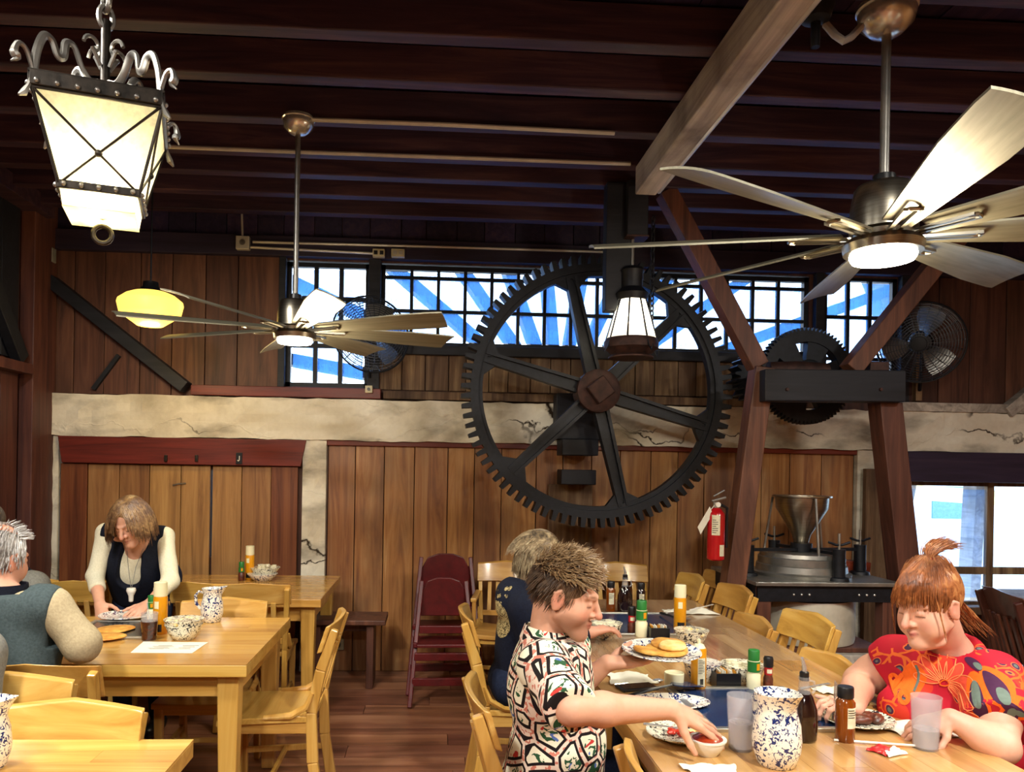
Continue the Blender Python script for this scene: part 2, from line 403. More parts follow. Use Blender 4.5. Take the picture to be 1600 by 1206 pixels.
# floor
fl = st(MB().box(((XL+XR)/2, (YF+YB)/2, -.06), (XR-XL+.2, YB-YF+.2, .08)).build('floor', M['oak_dark']))
y = 0.35; k = 0; pm = {}
while y < YB-.02:
    x = XL+.02-rnd.random()*1.0; wd = min(.18, YB-.015-y)
    while x < XR:
        x1 = min(x+1.25, XR); x0 = max(x, XL+.01)
        if x1-x0 > .05:
            key = (round(x1-x0, 3), round(wd, 3))
            if key not in pm: pm[key] = MB().box((0, 0, -.011), (x1-x0-.004, wd-.004, .02)).mesh('plank', M['plank'])
            put('plank', pm[key], fl, ((x0+x1)/2, y+wd/2, 0))
        x += 1.25
    y += .18
MB().box(((XL+XR)/2, (YF+.35)/2, -.011), (XR-XL-.02, .35-YF-.02, .02)).build('plank', M['plank'], fl)

# ceiling: deck boards and joists
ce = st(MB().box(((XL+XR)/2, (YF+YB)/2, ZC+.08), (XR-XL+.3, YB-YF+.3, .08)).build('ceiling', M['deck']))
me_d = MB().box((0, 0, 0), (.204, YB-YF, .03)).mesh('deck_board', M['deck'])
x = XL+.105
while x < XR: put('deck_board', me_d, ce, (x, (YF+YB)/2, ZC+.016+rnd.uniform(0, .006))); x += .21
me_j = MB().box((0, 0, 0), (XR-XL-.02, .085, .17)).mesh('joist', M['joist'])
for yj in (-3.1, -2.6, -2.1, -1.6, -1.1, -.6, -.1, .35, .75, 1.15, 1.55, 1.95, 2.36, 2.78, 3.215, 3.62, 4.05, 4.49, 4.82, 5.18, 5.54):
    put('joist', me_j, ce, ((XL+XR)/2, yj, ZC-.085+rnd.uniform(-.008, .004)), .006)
# the big beam
XB0 = (AZ(1006, 289, 3.18).x+AZ(1215, 0, 3.18).x)/2; XB1 = (AZ(1011, 322, 3.18).x+AZ(1252, 30, 3.18).x)/2
YBE = AZ(1009, 306, 3.18).y
bm = st(MB().box(((XB0+XB1)/2, (YF+YBE)/2, 3.263), (XB1-XB0, YBE-YF-.02, .166)).build('ceiling_beam', M['beam'], bevel=.008))
# back wall
W2 = [( -1.13, -.50, 2.15, 3.10), (-.42, 2.94, 2.48, 3.10), (3.06, 3.66, 2.12, 3.12)]
W4 = (3.76, 5.25, .52, 1.51)
mb = MB()
def bk(x0, x1, z0, z1, y0=5.90, y1=6.02): mb.box(((x0+x1)/2, (y0+y1)/2, (z0+z1)/2), (x1-x0, y1-y0, z1-z0))
A_, B_ = XL-.1, XR+.1
bk(A_, B_, 3.11, 3.62); bk(A_, -1.13, 2.12, 3.11); bk(-.50, -.42, 2.12, 3.11); bk(2.94, 3.06, 2.12, 3.11); bk(3.66, B_, 2.12, 3.11)
bk(-1.13, -.50, 2.12, 2.15); bk(-.42, 2.94, 2.12, 2.48)
bk(A_, B_, 1.51, 2.12); SLX = AY(330.5, 800, 5.9).x; bk(A_, SLX-.007, -.1, 1.51); bk(SLX-.02, SLX+.02, -.1, .85); bk(SLX+.007, W4[0], -.1, 1.51)
bk(W4[0], W4[1], -.1, W4[2]); bk(W4[1], B_, -.1, 1.51)
wb = st(mb.build('wall_back', M['board_up']))
def boards(x0, x1, z0, z1, wmin, wmax, mat, parent=wb, ymid=5.888, th=.024, gap=.006, name='board', jit=.004):
    x = x0
    while x < x1-.02:
        wd = min(rnd.uniform(wmin, wmax), x1-x)
        if x1-x-wd < .06: wd = x1-x
        MB().box((0, 0, 0), (wd-gap, th, z1-z0)).build(name, M[mat], parent, loc=(x+wd/2, ymid+rnd.uniform(-jit, jit), (z0+z1)/2), bevel=.003)
        x += wd
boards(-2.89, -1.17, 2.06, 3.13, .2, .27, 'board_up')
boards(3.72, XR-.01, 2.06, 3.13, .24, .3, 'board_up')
boards(-.42, 2.94, 2.14, 2.42, .13, .2, 'board_pale', jit=.008)
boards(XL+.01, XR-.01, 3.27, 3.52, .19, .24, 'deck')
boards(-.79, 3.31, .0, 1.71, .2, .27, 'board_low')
MB().bar((-.80, 5.87, 1.73), (3.32, 5.87, 1.73), .05, .045).build('cap_rail', M['redwood'], wb, bevel=.004)
# concrete beam and pillars with a slightly uneven face
def slab(name, x0, x1, z0, z1, y0, y1, nx, nz, amp=.008):
    r = random.Random(int(x0*100)); mb = MB()
    def fn(u, v):
        e = 1.0 if 0 < u < 1 and 0 < v < 1 else .35
        return (x0+(x1-x0)*u, y0+r.uniform(-amp, amp)*e, z0+(z1-z0)*v+(r.uniform(-amp, amp)*.8 if v in (0, 1) else 0)), (0, -1, 0)
    mb.sheet(fn, nx, nz, y1-y0); return mb.build(name, M['concrete'], wb)
slab('concrete_beam', XL+.01, XR-.01, 1.745, 2.055, 5.815, 5.90, 90, 5)
slab('concrete_pillar', XL+.01, -2.765, .0, 1.745, 5.84, 5.90, 3, 20)
slab('concrete_pillar', -.975, -.80, .0, 1.745, 5.83, 5.90, 4, 24)
slab('concrete_pillar', 3.32, 3.76, .0, 1.745, 5.84, 5.90, 4, 24)
# dark header over the windows, window sill beam, ledges
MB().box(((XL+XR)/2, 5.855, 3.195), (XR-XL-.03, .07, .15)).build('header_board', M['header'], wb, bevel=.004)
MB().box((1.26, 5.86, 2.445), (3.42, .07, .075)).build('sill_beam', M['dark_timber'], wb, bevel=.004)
MB().box((-1.1, 5.845, 2.10), (1.40, .10, .075)).build('ledge', M['redwood'], wb, bevel=.004)
MB().box((1.3, 5.85, 2.095), (3.36, .09, .06)).build('ledge', M['board_pale'], wb, bevel=.004)
MB().box((4.5, 5.845, 2.09), (1.75, .10, .07)).build('ledge', M['beam'], wb, bevel=.004)
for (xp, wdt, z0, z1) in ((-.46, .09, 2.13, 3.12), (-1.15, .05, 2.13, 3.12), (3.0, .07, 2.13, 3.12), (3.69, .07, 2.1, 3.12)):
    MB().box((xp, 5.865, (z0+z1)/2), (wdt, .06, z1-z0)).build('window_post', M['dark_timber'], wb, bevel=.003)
MB().box((3.80, 5.855, 2.45), (.05, .06, .62)).build('bracket_post', M['board_pale'], wb, bevel=.003)
# brace on the upper left boards
a = AY(82, 440, 5.84); b = AY(292, 606, 5.84)
MB().bar(a, b, .09, .155, up=(0, -1, 0), w1=.09).build('diagonal_brace', M['dark_timber'], wb, bevel=.004).data.update()
a = AY(186, 555, 5.86); b = AY(146, 608, 5.86); MB().bar(a, b, .03, .03).build('small_brace', M['dark_timber'], wb)
a = AY(1570, 645, 5.83); b = AY(1625, 600, 5.83); MB().bar(a, b, .09, .1, up=(0, -1, 0)).build('diagonal_brace', M['beam'], wb, bevel=.004)
# shutters between the pillars
xs = [AY(px, 780, 5.87).x for px in (96, 138, 187, 234, 283, 329, 332, 378, 424, 466)]
sh = tag(thing('wall_shutter', 'wide brown plank shutters under a red-stained lintel board, behind the standing woman', 'shutter', (0, 5.87, 0)), group=None)
for i in range(9):
    if i == 5: continue
    mat = 'redwood_v' if i in (0, 8) else 'shutter'
    nm = 'stile' if i in (0, 8) else 'board'
    MB().box((0, 0, 0), (xs[i+1]-xs[i]-.005, .026, 1.53)).build(nm, M[mat], sh, loc=((xs[i]+xs[i+1])/2, (-.012 if i in (0, 8) else 0)+rnd.uniform(-.002, .002), .775), bevel=.003)
a, b, c, d = AY(89, 682, 5.8), AY(478, 688, 5.8), AY(469, 727, 5.8), AY(95, 719, 5.8)
MB().prism([(a.x, 1.742), (b.x, 1.742), (c.x, 1.545), (d.x, 1.545)], -.06, -.02).build('lintel', M['redwood'], sh, bevel=.003)
for px in (259, 307): 
    p = AY(px, 716, 5.8); MB().box((p.x, -.07, p.z), (.022, .02, .05)).build('hook', M['iron_b'], sh, bevel=.004)
p = AY(373, 716, 5.79)
sg = MB().box((p.x, -.068, p.z), (.045, .008, .085)).build('hook_plate', M['black'], sh, bevel=.002)
MB().tube([(p.x+.004, -.078, p.z+.018), (p.x+.004, -.078, p.z-.012), (p.x-.002, -.08, p.z-.02), (p.x-.009, -.08, p.z-.014)], .0035, 6).build('hook', M['white'], sg, True)
MB().tube([(AY(271, 758, 5.86).x, -.02, AY(271, 758, 5.86).z), (AY(280, 756, 5.86).x, -.03, AY(280, 756, 5.86).z), (AY(291, 755, 5.86).x, -.02, AY(291, 755, 5.86).z)], .006, 6).build('latch_hook', M['steel_d'], sh, True)
# left wall
wl = st(MB().box((XL-.06, (YF+YB)/2, 1.76), (.1, YB-YF+.2, 3.6)).build('wall_left', M['board_left']))
y = 0.6
while y < 5.5:
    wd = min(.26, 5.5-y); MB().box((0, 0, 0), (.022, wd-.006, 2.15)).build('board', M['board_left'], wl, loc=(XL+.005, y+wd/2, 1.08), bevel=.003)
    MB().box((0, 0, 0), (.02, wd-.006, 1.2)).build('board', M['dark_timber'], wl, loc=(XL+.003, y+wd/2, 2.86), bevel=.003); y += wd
MB().box((XL+.05, 4.4, 2.19), (.13, 2.2, .07)).build('shelf_rail', M['board_left'], wl, bevel=.004)
MB().box((XL+.07, 3.9, 3.36), (.16, 3.6, .12)).build('wall_plate', M['joist'], wl, bevel=.004)
MB().bar((XL+.06, 5.44, 2.25), (XL+.06, 4.6, 3.25), .07, .11).build('diagonal_brace', M['dark_timber'], wl, bevel=.004)
MB().box((XL+.045, 5.70, 1.75), (.10, .32, 3.5)).build('corner_post', M['board_left'], wl, bevel=.006)
# right wall and the wall behind the camera
wr = st(MB().box((XR+.06, (YF+YB)/2, 1.76), (.1, YB-YF+.2, 3.6)).build('wall_right', M['board_low']))
wf = st(MB().box(((XL+XR)/2, YF-.06, 1.76), (XR-XL+.2, .1, 3.6)).build('wall_front', M['board_low']))
# windows
def window(name, x0, x1, z0, z1, xsplit, zsplit, Y=5.94, mt=.022, pane='pane', mat='iron'):
    fr = MB(); fw = .035
    for (a0, a1, b0, b1) in ((x0, x1, z1-fw, z1), (x0, x1, z0, z0+fw), (x0, x0+fw, z0, z1), (x1-fw, x1, z0, z1)):
        fr.box(((a0+a1)/2, Y, (b0+b1)/2), (a1-a0, .05, b1-b0))
    root = st(fr.build(name, M[mat]))
    X = [x0+fw]+xsplit+[x1-fw]; Z = [z0+fw]+zsplit+[z1-fw]
    for i in range(len(X)-1):
        for j in range(len(Z)-1):
            MB().box((0, 0, 0), (X[i+1]-X[i]-mt, .005, Z[j+1]-Z[j]-mt)).build('pane', M[pane], root, loc=((X[i]+X[i+1])/2, Y, (Z[j]+Z[j+1])/2))
    for xx in xsplit: MB().box((0, 0, 0), (mt+.003, .035, z1-z0-2*fw)).build('muntin', M[mat], root, loc=(xx, Y, (z0+z1)/2))
    for zz in zsplit: MB().box((0, 0, 0), (x1-x0-2*fw, .03, mt+.003)).build('muntin', M[mat], root, loc=((x0+x1)/2, Y, zz))
    return root
lin = lambda a, b, n: [a+(b-a)*i/n for i in range(1, n)]
window('window_1', -1.13, -.50, 2.15, 3.10, lin(-1.10, -.53, 3), [2.47, 2.83], mt=.03)
window('window_2', -.42, 2.94, 2.48, 3.10, lin(-.39, 2.91, 16), [2.755, 3.01])
window('window_3', 3.06, 3.66, 2.12, 3.12, lin(3.09, 3.63, 3), [2.47, 2.80], mt=.024)
window('window_4', W4[0], W4[1], W4[2], W4[3], [AY(1545, 820, 5.94).x], [.80], mt=.055, pane='pane_clean', mat='board_pale')
st(MB().box((4.5, 5.84, 1.625), (1.6, .10, .235)).build('trim_1', M['header'], bevel=.005))
st(MB().box((4.5, 5.85, .50), (1.6, .12, .06)).build('trim_2', M['board_pale'], bevel=.005))
# outside
st(MB().box((1.5, 26, -.65), (90, 39.6, .3)).build('ground', plain('pale_sandy_ground', hx('#b8ab90'), hx('#cfc4aa'), .9, 0, 3, .1)))
HUB = AY(932, 612, 5.35)
M['wheelwood'] = wood('wet_grey_timber', hx('#121a28'), hx('#202c40'), hx('#2e3c50'), 0, .6, .1)
ww = thing('water_wheel', 'huge timber water wheel with radiating spokes outside the long window', 'water wheel', (HUB.x, 7.05, HUB.z))
for kq in range(24):
    an = 2*PI*kq/24+.1
    MB().bar((.3*math.cos(an), 0, .3*math.sin(an)), (3.3*math.cos(an), 0, 3.3*math.sin(an)), .10, .21, up=(0, 1, 0), h1=.26).build('spoke', M['wheelwood'], ww)
MB().lathe([(0, -.25), (.36, -.25), (.36, .25), (0, .25)], 24, R=Matrix.Rotation(PI/2, 3, 'X')).build('hub', M['beam'], ww)
MB().ring([(3.45*math.cos(2*PI*i/48), 3.45*math.sin(2*PI*i/48)) for i in range(48)], [(3.2*math.cos(2*PI*i/48), 3.2*math.sin(2*PI*i/48)) for i in range(48)], -.1, .1).build('rim', M['beam'], ww)
ob = thing('leaning_post', 'leaning pale timber strut outside the lower right window', 'post', (AY(1500, 900, 6.6).x, 6.6, 0))
a = AY(1508, 915, 6.6); b = AY(1528, 752, 6.6)
MB().bar((a.x-ob.location.x, 0, a.z-.9), (b.x-ob.location.x, 0, b.z+.7), .09, .17, up=(0, 1, 0)).build('strut', M['beam'], ob)
MB().box((0, 0, -.25), (.3, .3, .5)).build('footing', M['concrete'], ob)
aw = thing('porch_roof', 'sunlit yellow porch beam outside, seen through the lower right window', 'porch', (5.3, 8.2, 0))
MB().bar((-1.0, 0, 1.42), (1.2, 0, 1.30), .2, .16).build('beam', plain('sunlit_yellow_paint', hx('#d8c070'), hx('#e8d488'), .7), aw)
for xx in (-.95, 1.5): MB().bar((xx, 0, -.5), (xx, 0, 1.30), .08, .08).build('post', M['beam'], aw)
fb = thing('building', 'distant pale building with blue windows outside the lower right window', 'building', (12.5, 21, -.5))
MB().box((0, 0, 1.6), (14, .5, 3.2)).build('wall', plain('pale_render', hx('#cfcfcc'), hx('#dedede'), .8), fb)
MB().box((0, .2, 3.3), (14.6, 1.4, .25)).build('roof', M['beam'], fb)
for xx in (-5.2, -3.4, -1.6, .2, 2.0): MB().box((xx, -.26, 1.30), (1.1, .06, .9)).build('window', plain('blue_window', hx('#4a6ea8'), hx('#5a80b8'), .2), fb)
# conduits and boxes
def pipe(name, pts, r, label, cat='conduit', mat='conduit', n=8):
    return tag(MB().tube(pts, r, n).build(name, M[mat], None, True), label, cat)
pipe('conduit', [AY(0, 262, 5.3), AY(40, 288, 5.5), AY(72, 312, 5.74), AY(80, 330, 5.78), AY(77, 388, 5.80), AY(70, 560, 5.80), AY(62, 820, 5.80), AY(59, 960, 5.80)], .011, 'thin grey conduit running down the left corner post')
p = AY(76, 399, 5.80); tag(MB().box((0, 0, 0), (.085, .06, .105)).build('junction_box', M['string'], None, bevel=.006, loc=(p.x, 5.80, p.z)), 'small square grey junction box at the top of the left corner post', 'junction box')
pipe('conduit', [AZ(462, 186, 3.33), AZ(700, 195, 3.325), AZ(960, 208, 3.325)], .012, 'grey conduit under the joist, right of the left ceiling fan mount')
pipe('conduit', [AZ(180, 226, 3.325), AZ(480, 238, 3.325), AZ(985, 256, 3.325)], .012, 'grey conduit crossing the ceiling behind the left fan rod')
a = AY(395, 378, 5.80); b = AY(960, 394, 5.80)
pipe('conduit', [a, (a.x*.5+b.x*.5, 5.805, (a.z+b.z)/2+.004), b], .010, 'upper grey conduit along the dark header over the windows')
pipe('conduit', [AY(388, 386, 5.805), AY(585, 396, 5.805)], .010, 'lower short grey conduit along the dark header, ending at the outlet boxes')
pipe('conduit', [AY(377, 300, 5.805), AY(379, 372, 5.805)], .008, 'thin upright grey conduit above the metal box left of the windows')
p = AY(380, 380, 5.80); j = tag(MB().box((0, 0, 0), (.1, .05, .1)).build('junction_box', M['conduit'], None, bevel=.006, loc=(p.x, 5.80, p.z)), 'square metal conduit box on the header left of the windows', 'junction box')
MB().lathe([(0, 0), (.022, 0), (.022, .006), (0, .006)], 12, R=Matrix.Rotation(PI/2, 3, 'X'), c=(0, -.025, 0)).build('cover_disc', M['steel_d'], j)
for px, lab in ((592, 'left ivory outlet box with black front on the dark header'), (622, 'right ivory outlet box on the dark header over the windows')):
    p = AY(px, 396, 5.80); o = tag(MB().box((0, 0, 0), (.1 if px > 600 else .09, .05, .06)).build('outlet_box', M['ivory'], None, bevel=.005, loc=(p.x, 5.80, p.z)), lab, 'outlet')
    for dx in (-.022, .022): MB().box((dx, -.026, 0), (.028, .008, .03)).build('socket', M['black'] if px < 600 else M['conduit'], o, bevel=.003)
p = AY(577, 609, 5.82); o = tag(MB().box((0, 0, 0), (.055, .045, .055)).build('outlet_box', M['ivory'], None, bevel=.004, loc=(p.x, 5.79, p.z)), 'tiny square ivory socket below the left wall fan', 'outlet')
MB().lathe([(0, 0), (.012, 0), (.012, .006), (0, .006)], 10, R=Matrix.Rotation(PI/2, 3, 'X'), c=(0, -.022, 0)).build('socket', M['black'], o)
p = AY(527, 1006, 5.86); o = tag(MB().box((0, 0, 0), (.10, .03, .085)).build('wall_outlet', M['ivory'], None, bevel=.004, loc=(p.x, 5.86, p.z)), 'cream wall outlet with black plug under the dark bench', 'outlet')
MB().lathe([(0, 0), (.028, 0), (.026, .03), (0, .03)], 12, R=Matrix.Rotation(PI/2, 3, 'X'), c=(0, -.015, 0)).build('plug', M['black'], o)
MB().tube([(0, -.04, 0), (-.03, -.06, -.01), (-.07, -.05, -.06), (-.09, -.03, -.2)], .006, 6).build('plug_cord', M['black'], o, True)
# conduit along the big beam
pipe('conduit', [(XB1+.006, YBE-.05, 3.19), (XB1+.006, 3.4, 3.19), (XB1+.006, 1.9, 3.19), (XB1+.006, .4, 3.19)], .014, 'grey conduit clipped to the lower edge of the big beam')
# ================================================================== LAMPS, FANS, GEARS
M['lampglass'] = emit('lit_lamp_glass', (1.0, .93, .76, 1), 26)
M['globe'] = emit('glowing_yellow_globe', (1.0, .66, .12, 1), 1.15)
M['bulb'] = emit('lit_bulb', (1.0, .90, .68, 1), 40)
def frost(name, c, tr_fac=.35):
    t = NT(name); tl = t.n('ShaderNodeBsdfTranslucent'); tl.inputs[0].default_value = c
    tr = t.n('ShaderNodeBsdfTransparent'); tr.inputs[0].default_value = c; mx = t.n('ShaderNodeMixShader')
    nz = t.noise(t.co((1, 1, 1)), 40, 3); f = t.math('MULTIPLY', nz, tr_fac*2)
    t.l(f, mx.inputs[0]); t.l(tl.outputs[0], mx.inputs[1]); t.l(tr.outputs[0], mx.inputs[2]); t.l(mx.outputs[0], t.out.inputs[0]); return t.m
M['frost_y'] = frost('seeded_yellow_lantern_glass', (.95, .90, .62, 1), .3)
M['frost_b'] = frost('seeded_pale_lantern_glass', (.93, .92, .86, 1), .3)

def cr(P, n=5):
    P = [Vector(p) for p in P]; Q = [P[0]*2-P[1]]+P+[P[-1]*2-P[-2]]; o = []
    for i in range(1, len(Q)-2):
        for k in range(n):
            t = k/n; a, b, c, d = Q[i-1], Q[i], Q[i+1], Q[i+2]
            o.append(.5*((2*b)+(c-a)*t+(2*a-5*b+4*c-d)*t*t+(3*b-a-3*c+d)*t**3))
    return o+[P[-1]]
def ceiling_fan(name, label, c, zdisc, ztop, s, off, light):
    t = thing(name, label, 'ceiling fan', (c[0], c[1], zdisc), 0, 'ceiling fans')
    L = lambda prof, n=32: MB().lathe([(r*s, z*s) for r, z in prof], n)
    L([(0, .0), (.082, .0), (.088, .012), (.088, .02), (0, .02)]).build('light_disc', M['lampglass'], t, True)
    L([(.088, .018), (.104, .022), (.108, .045), (.098, .06), (.05, .065), (.05, .018)]).build('lower_ring', M['steel'], t, True)
    L([(0, .065), (.075, .065), (.078, .08), (.09, .085), (.088, .15), (.078, .205), (.07, .215), (.03, .22), (0, .22)]).build('motor_housing', M['steel'], t, True)
    L([(0, .215), (.032, .215), (.030, .245), (.018, .25), (0, .25)], 20).build('rod_collar', M['black'], t, True)
    MB().tube([(0, 0, .24*s), (0, 0, ztop-zdisc-.05)], .013*s, 12).build('rod', M['steel_d'], t, True)
    zt = (ztop-zdisc)
    MB().lathe([(0, zt-.085*s), (.02*s, zt-.085*s), (.045*s, zt-.078*s), (.072*s, zt-.05*s), (.078*s, zt-.02*s), (.076*s, zt-.015*s), (.082*s, zt-.012*s), (.080*s, zt), (0, zt)], 28).build('canopy', M['chrome'], t, True)
    # blades: pitched, slightly curved strips, one copy each
    bl = MB()
    def fn(u, v):
        r = .115+(.84-.115)*u; wd = .058+.05*min(1, u*1.5)-(.006*(u > .98)); q = (v-.5)*2
        y_ = q*wd/2*1.25; z_ = -q*wd*.20-abs(q)**2*.006+.008
        r2 = r-(.025*(q+1)/2 if u > .97 else 0)
        return (r2*s, y_*s, (z_+.075)*s), (0, 0, 1)
    bl.sheet(fn, 12, 6, .006*s); bme = bl.mesh('blade', M['blade'], True)
    cl = MB()
    for yy in (-.018, .018): cl.bar((.09*s, yy*s*.7, .062*s), (.25*s, yy*s, .066*s), .012*s, .008*s)
    cl.tube([(.235*s, -.018*s, .066*s), (.252*s, -.01*s, .066*s), (.252*s, .01*s, .066*s), (.235*s, .018*s, .066*s)], .006*s, 6)
    cme = cl.mesh('blade_iron', M['steel'], False)
    for k in range(8):
        a = R_(off+45*k)
        b = put('blade', bme, t, rot=(0, 0, a)); put('blade_iron', cme, b)
    lamp('fan_light', (0, 0, -.14), light, WARM, .08*s, t)
    return t
ceiling_fan('ceiling_fan', 'smaller brushed nickel fan with eight blades hanging before the left windows', (-.72, 4.0), 2.182, 3.345, 1.02, 20, 18)
ceiling_fan('ceiling_fan', 'larger brushed nickel fan with eight blades beside the big beam, nearest the red-haired woman', (1.70, 2.84), 2.372, 3.345, 1.33, 30, 26)
# elbow conduit and box beside the larger fan's mount
a = AZ(1290, 38, 3.22); b = AZ(1345, 42, 3.24)
tag(MB().tube([a, AZ(1305, 55, 3.16), AZ(1318, 64, 3.12), AZ(1330, 58, 3.15), b], .014, 8).build('conduit', M['conduit'], None, True), 'short bent conduit between the big beam and the larger fan', 'conduit')
p = AZ(1275, 10, 3.27); t = thing('junction_box', 'dark ceiling fixture with a stub between the big beam and the larger fan', 'junction box', p)
MB().lathe([(0, .07), (.06, .07), (.065, .0), (.05, -.05), (.02, -.06), (0, -.06)], 16).build('box', M['iron'], t, True)
MB().lathe([(0, -.05), (.018, -.05), (.016, -.15), (0, -.15)], 10).build('stub', M['iron'], t, True)

# schoolhouse globe pendant
p = AY(235, 480, 5.0); t = thing('pendant_lamp', 'glowing yellow schoolhouse globe hanging left of the smaller fan', 'lamp', p)
MB().lathe([(0, -.118), (.08, -.118), (.105, -.10), (.185, -.045), (.20, .02), (.195, .04), (.15, .075), (.11, .092), (.09, .095), (0, .095)], 32).build('globe', M['globe'], t, True)
MB().lathe([(0, .09), (.078, .09), (.075, .105), (.05, .13), (.045, .16), (.02, .165), (0, .165)], 24).build('fitter', M['iron'], t, True)
MB().tube([(0, 0, .16), (0, 0, 3.52-p.z)], .006, 8).build('rod', M['iron'], t, True)
lamp('pendant_light', (0, 0, -.17), 14, (1, .75, .35), .1, t)

# wrought iron lantern, upper left
LC = AY(160, 372, 2.30); LZ = LC.z
t = thing('hanging_lantern', 'big square wrought iron lantern with scrolls, hanging at the upper left', 'lantern', LC, R_(17)); t.scale = (.82, .82, .82)
lan = t
# ring pendant
MB().tube([(.030*math.cos(a), 0, .012+.030*math.sin(a)) for a in [2*PI*i/16 for i in range(16)]], .009, 8, True).build('bottom_ring', M['iron_b'], t, True)
zt, zm, zb = .415, .135, .068      # top band, lower band, bottom
def sq(h, z): return [Vector((sx_*h, sy*h, z)) for sx_, sy in ((-1, -1), (1, -1), (1, 1), (-1, 1))]
tp, md, bt = sq(.193, zt), sq(.122, zm), sq(.112, zb)
for nm, q, hh, dz in (('top_band', .200, .050, .03), ('lower_band', .126, .028, 0)):
    zc = zt+dz if nm == 'top_band' else zm; mb = MB()
    for i in range(4):
        a, b = sq(q, zc)[i], sq(q, zc)[(i+1) % 4]; mb.bar(a, b, .012, hh)
    o = mb.build(nm, M['iron_b'], t, bevel=.003)
    for i in range(4):
        a, b = sq(q+.008, zc)[i], sq(q+.008, zc)[(i+1) % 4]; n = 7 if nm == 'top_band' else 5
        for k in range(n):
            c = a.lerp(b, (k+.5)/n); MB().ball((0, 0, 0), .009, 8, 5).build('stud', M['steel_d'], o, True, loc=c-Vector((0, 0, .012 if nm == 'top_band' else 0)))
mb = MB(); mb.box((0, 0, zt+.052), (.41, .41, .008)); o = mb.build('top_plate', M['iron_b'], t)
for i in range(4):
    a, b = tp[i], tp[(i+1) % 4]; c, d = md[i], md[(i+1) % 4]
    cen = (a+b+c+d)/4; outw = Vector((cen.x, cen.y, 0)).normalized()*.004
    MB().add([a, b, d, c], [(0, 1, 2, 3)]).build('glass_pane', M['frost_y'], t)
    ctr = a.lerp(d, (a-b).length/((a-b).length+(c-d).length))+outw
    mb = MB()
    for q in (a, b, c, d): mb.tube([q+outw, ctr], .0045, 6)
    mb.tube([a+outw, b+outw], .005, 6); mb.ball(ctr, .013, 8, 6)
    mb.build('cross_bar', M['iron_b'], t, True)
    MB().tube([a+outw, c+outw], .006, 6).build('corner_bar', M['iron_b'], t, True)
    MB().add([c, d, bt[(i+1) % 4], bt[i]], [(0, 1, 2, 3)]).build('lower_glass', M['frost_y'], t)
    MB().tube([c+outw, (0, -.0, zb-.0) if False else Vector((0, 0, zb))*1+ (c-Vector((0,0,zm)))*.0], .004, 6).build('lower_bar', M['iron_b'], t, True)
MB().box((0, 0, zb), (.226, .226, .004)).build('bottom_glass', M['frost_y'], t)
MB().ball((0, 0, .17), .05, 14, 10, (1, 1, 1.2)).build('bulb', M['bulb'], t, True)
MB().tube([(0, 0, zt+.05), (0, 0, zt+.36)], .016, 10).build('stem', M['iron_b'], t, True)
lamp('lantern_light', (0, 0, .17), 16, WARM, .05, t)
# scrolls from the stem over the four corners
for k in range(4):
    a = PI/4+k*PI/2; e = Vector((math.cos(a), math.sin(a), 0)); z = Vector((0, 0, 1))
    P = lambda r, h: e*r+z*(zt+h)
    MB().tube(cr([P(.02, .13), P(.06, .12), P(.095, .15), P(.125, .205), P(.155, .20), P(.165, .15), P(.185, .145), P(.205, .185), P(.235, .185), P(.258, .13), P(.270, .05)]), .009, 7, flat=1.6).build('scroll_arm', M['steel_d'], t, True)
    MB().tube(cr([P(.015, .13), P(.06, .10), P(.11, .10), P(.15, .085), P(.175, .05)]), .008, 7, flat=1.6).build('lower_scroll', M['steel_d'], t, True)
    MB().tube(cr([P(.27, .055), P(.295, .11), P(.322, .118), P(.335, .085), P(.325, .07), P(.345, .05)], 4), [.008]*9+[.009, .010, .012, .014, .014, .015, .014, .012, .009, .006, .004, .003][:12], 7).build('leaf_tip', M['steel_d'], t, True)
    sp = [(.03+.038*(1-i/18)*math.cos(.35*i)+.02, .245+.038*(1-i/18)*math.sin(.35*i)) for i in range(17)]
    MB().tube([P(r, h) for r, h in sp]+[P(.02, .19)], .007, 6).build('curl', M['steel_d'], t, True)
    MB().tube([P(.27, .05), P(.285, -.0), P(.30, -.03), P(.318, -.045)], [.006, .007, .012, .004], 6).build('side_leaf', M['steel_d'], t, True)
def chain(z0, z1, x=0, y=0, R=.022, r=.0055, mat='steel_d', name='chain_link', par=None):
    me = MB().tube([(R*.62*math.cos(a), 0, R*math.sin(a)) for a in [2*PI*i/14 for i in range(14)]], r, 6, True).mesh(name, M[mat], True)
    z = z0; k = 0
    while z < z1: put(name, me, par, (x, y, z), rot=(0, 0, (PI/2 if k % 2 else 0)+.5)); z += 1.55*R; k += 1
chain(zt+.37, (3.50-LZ)/.82, R=.04, r=.010, par=t)

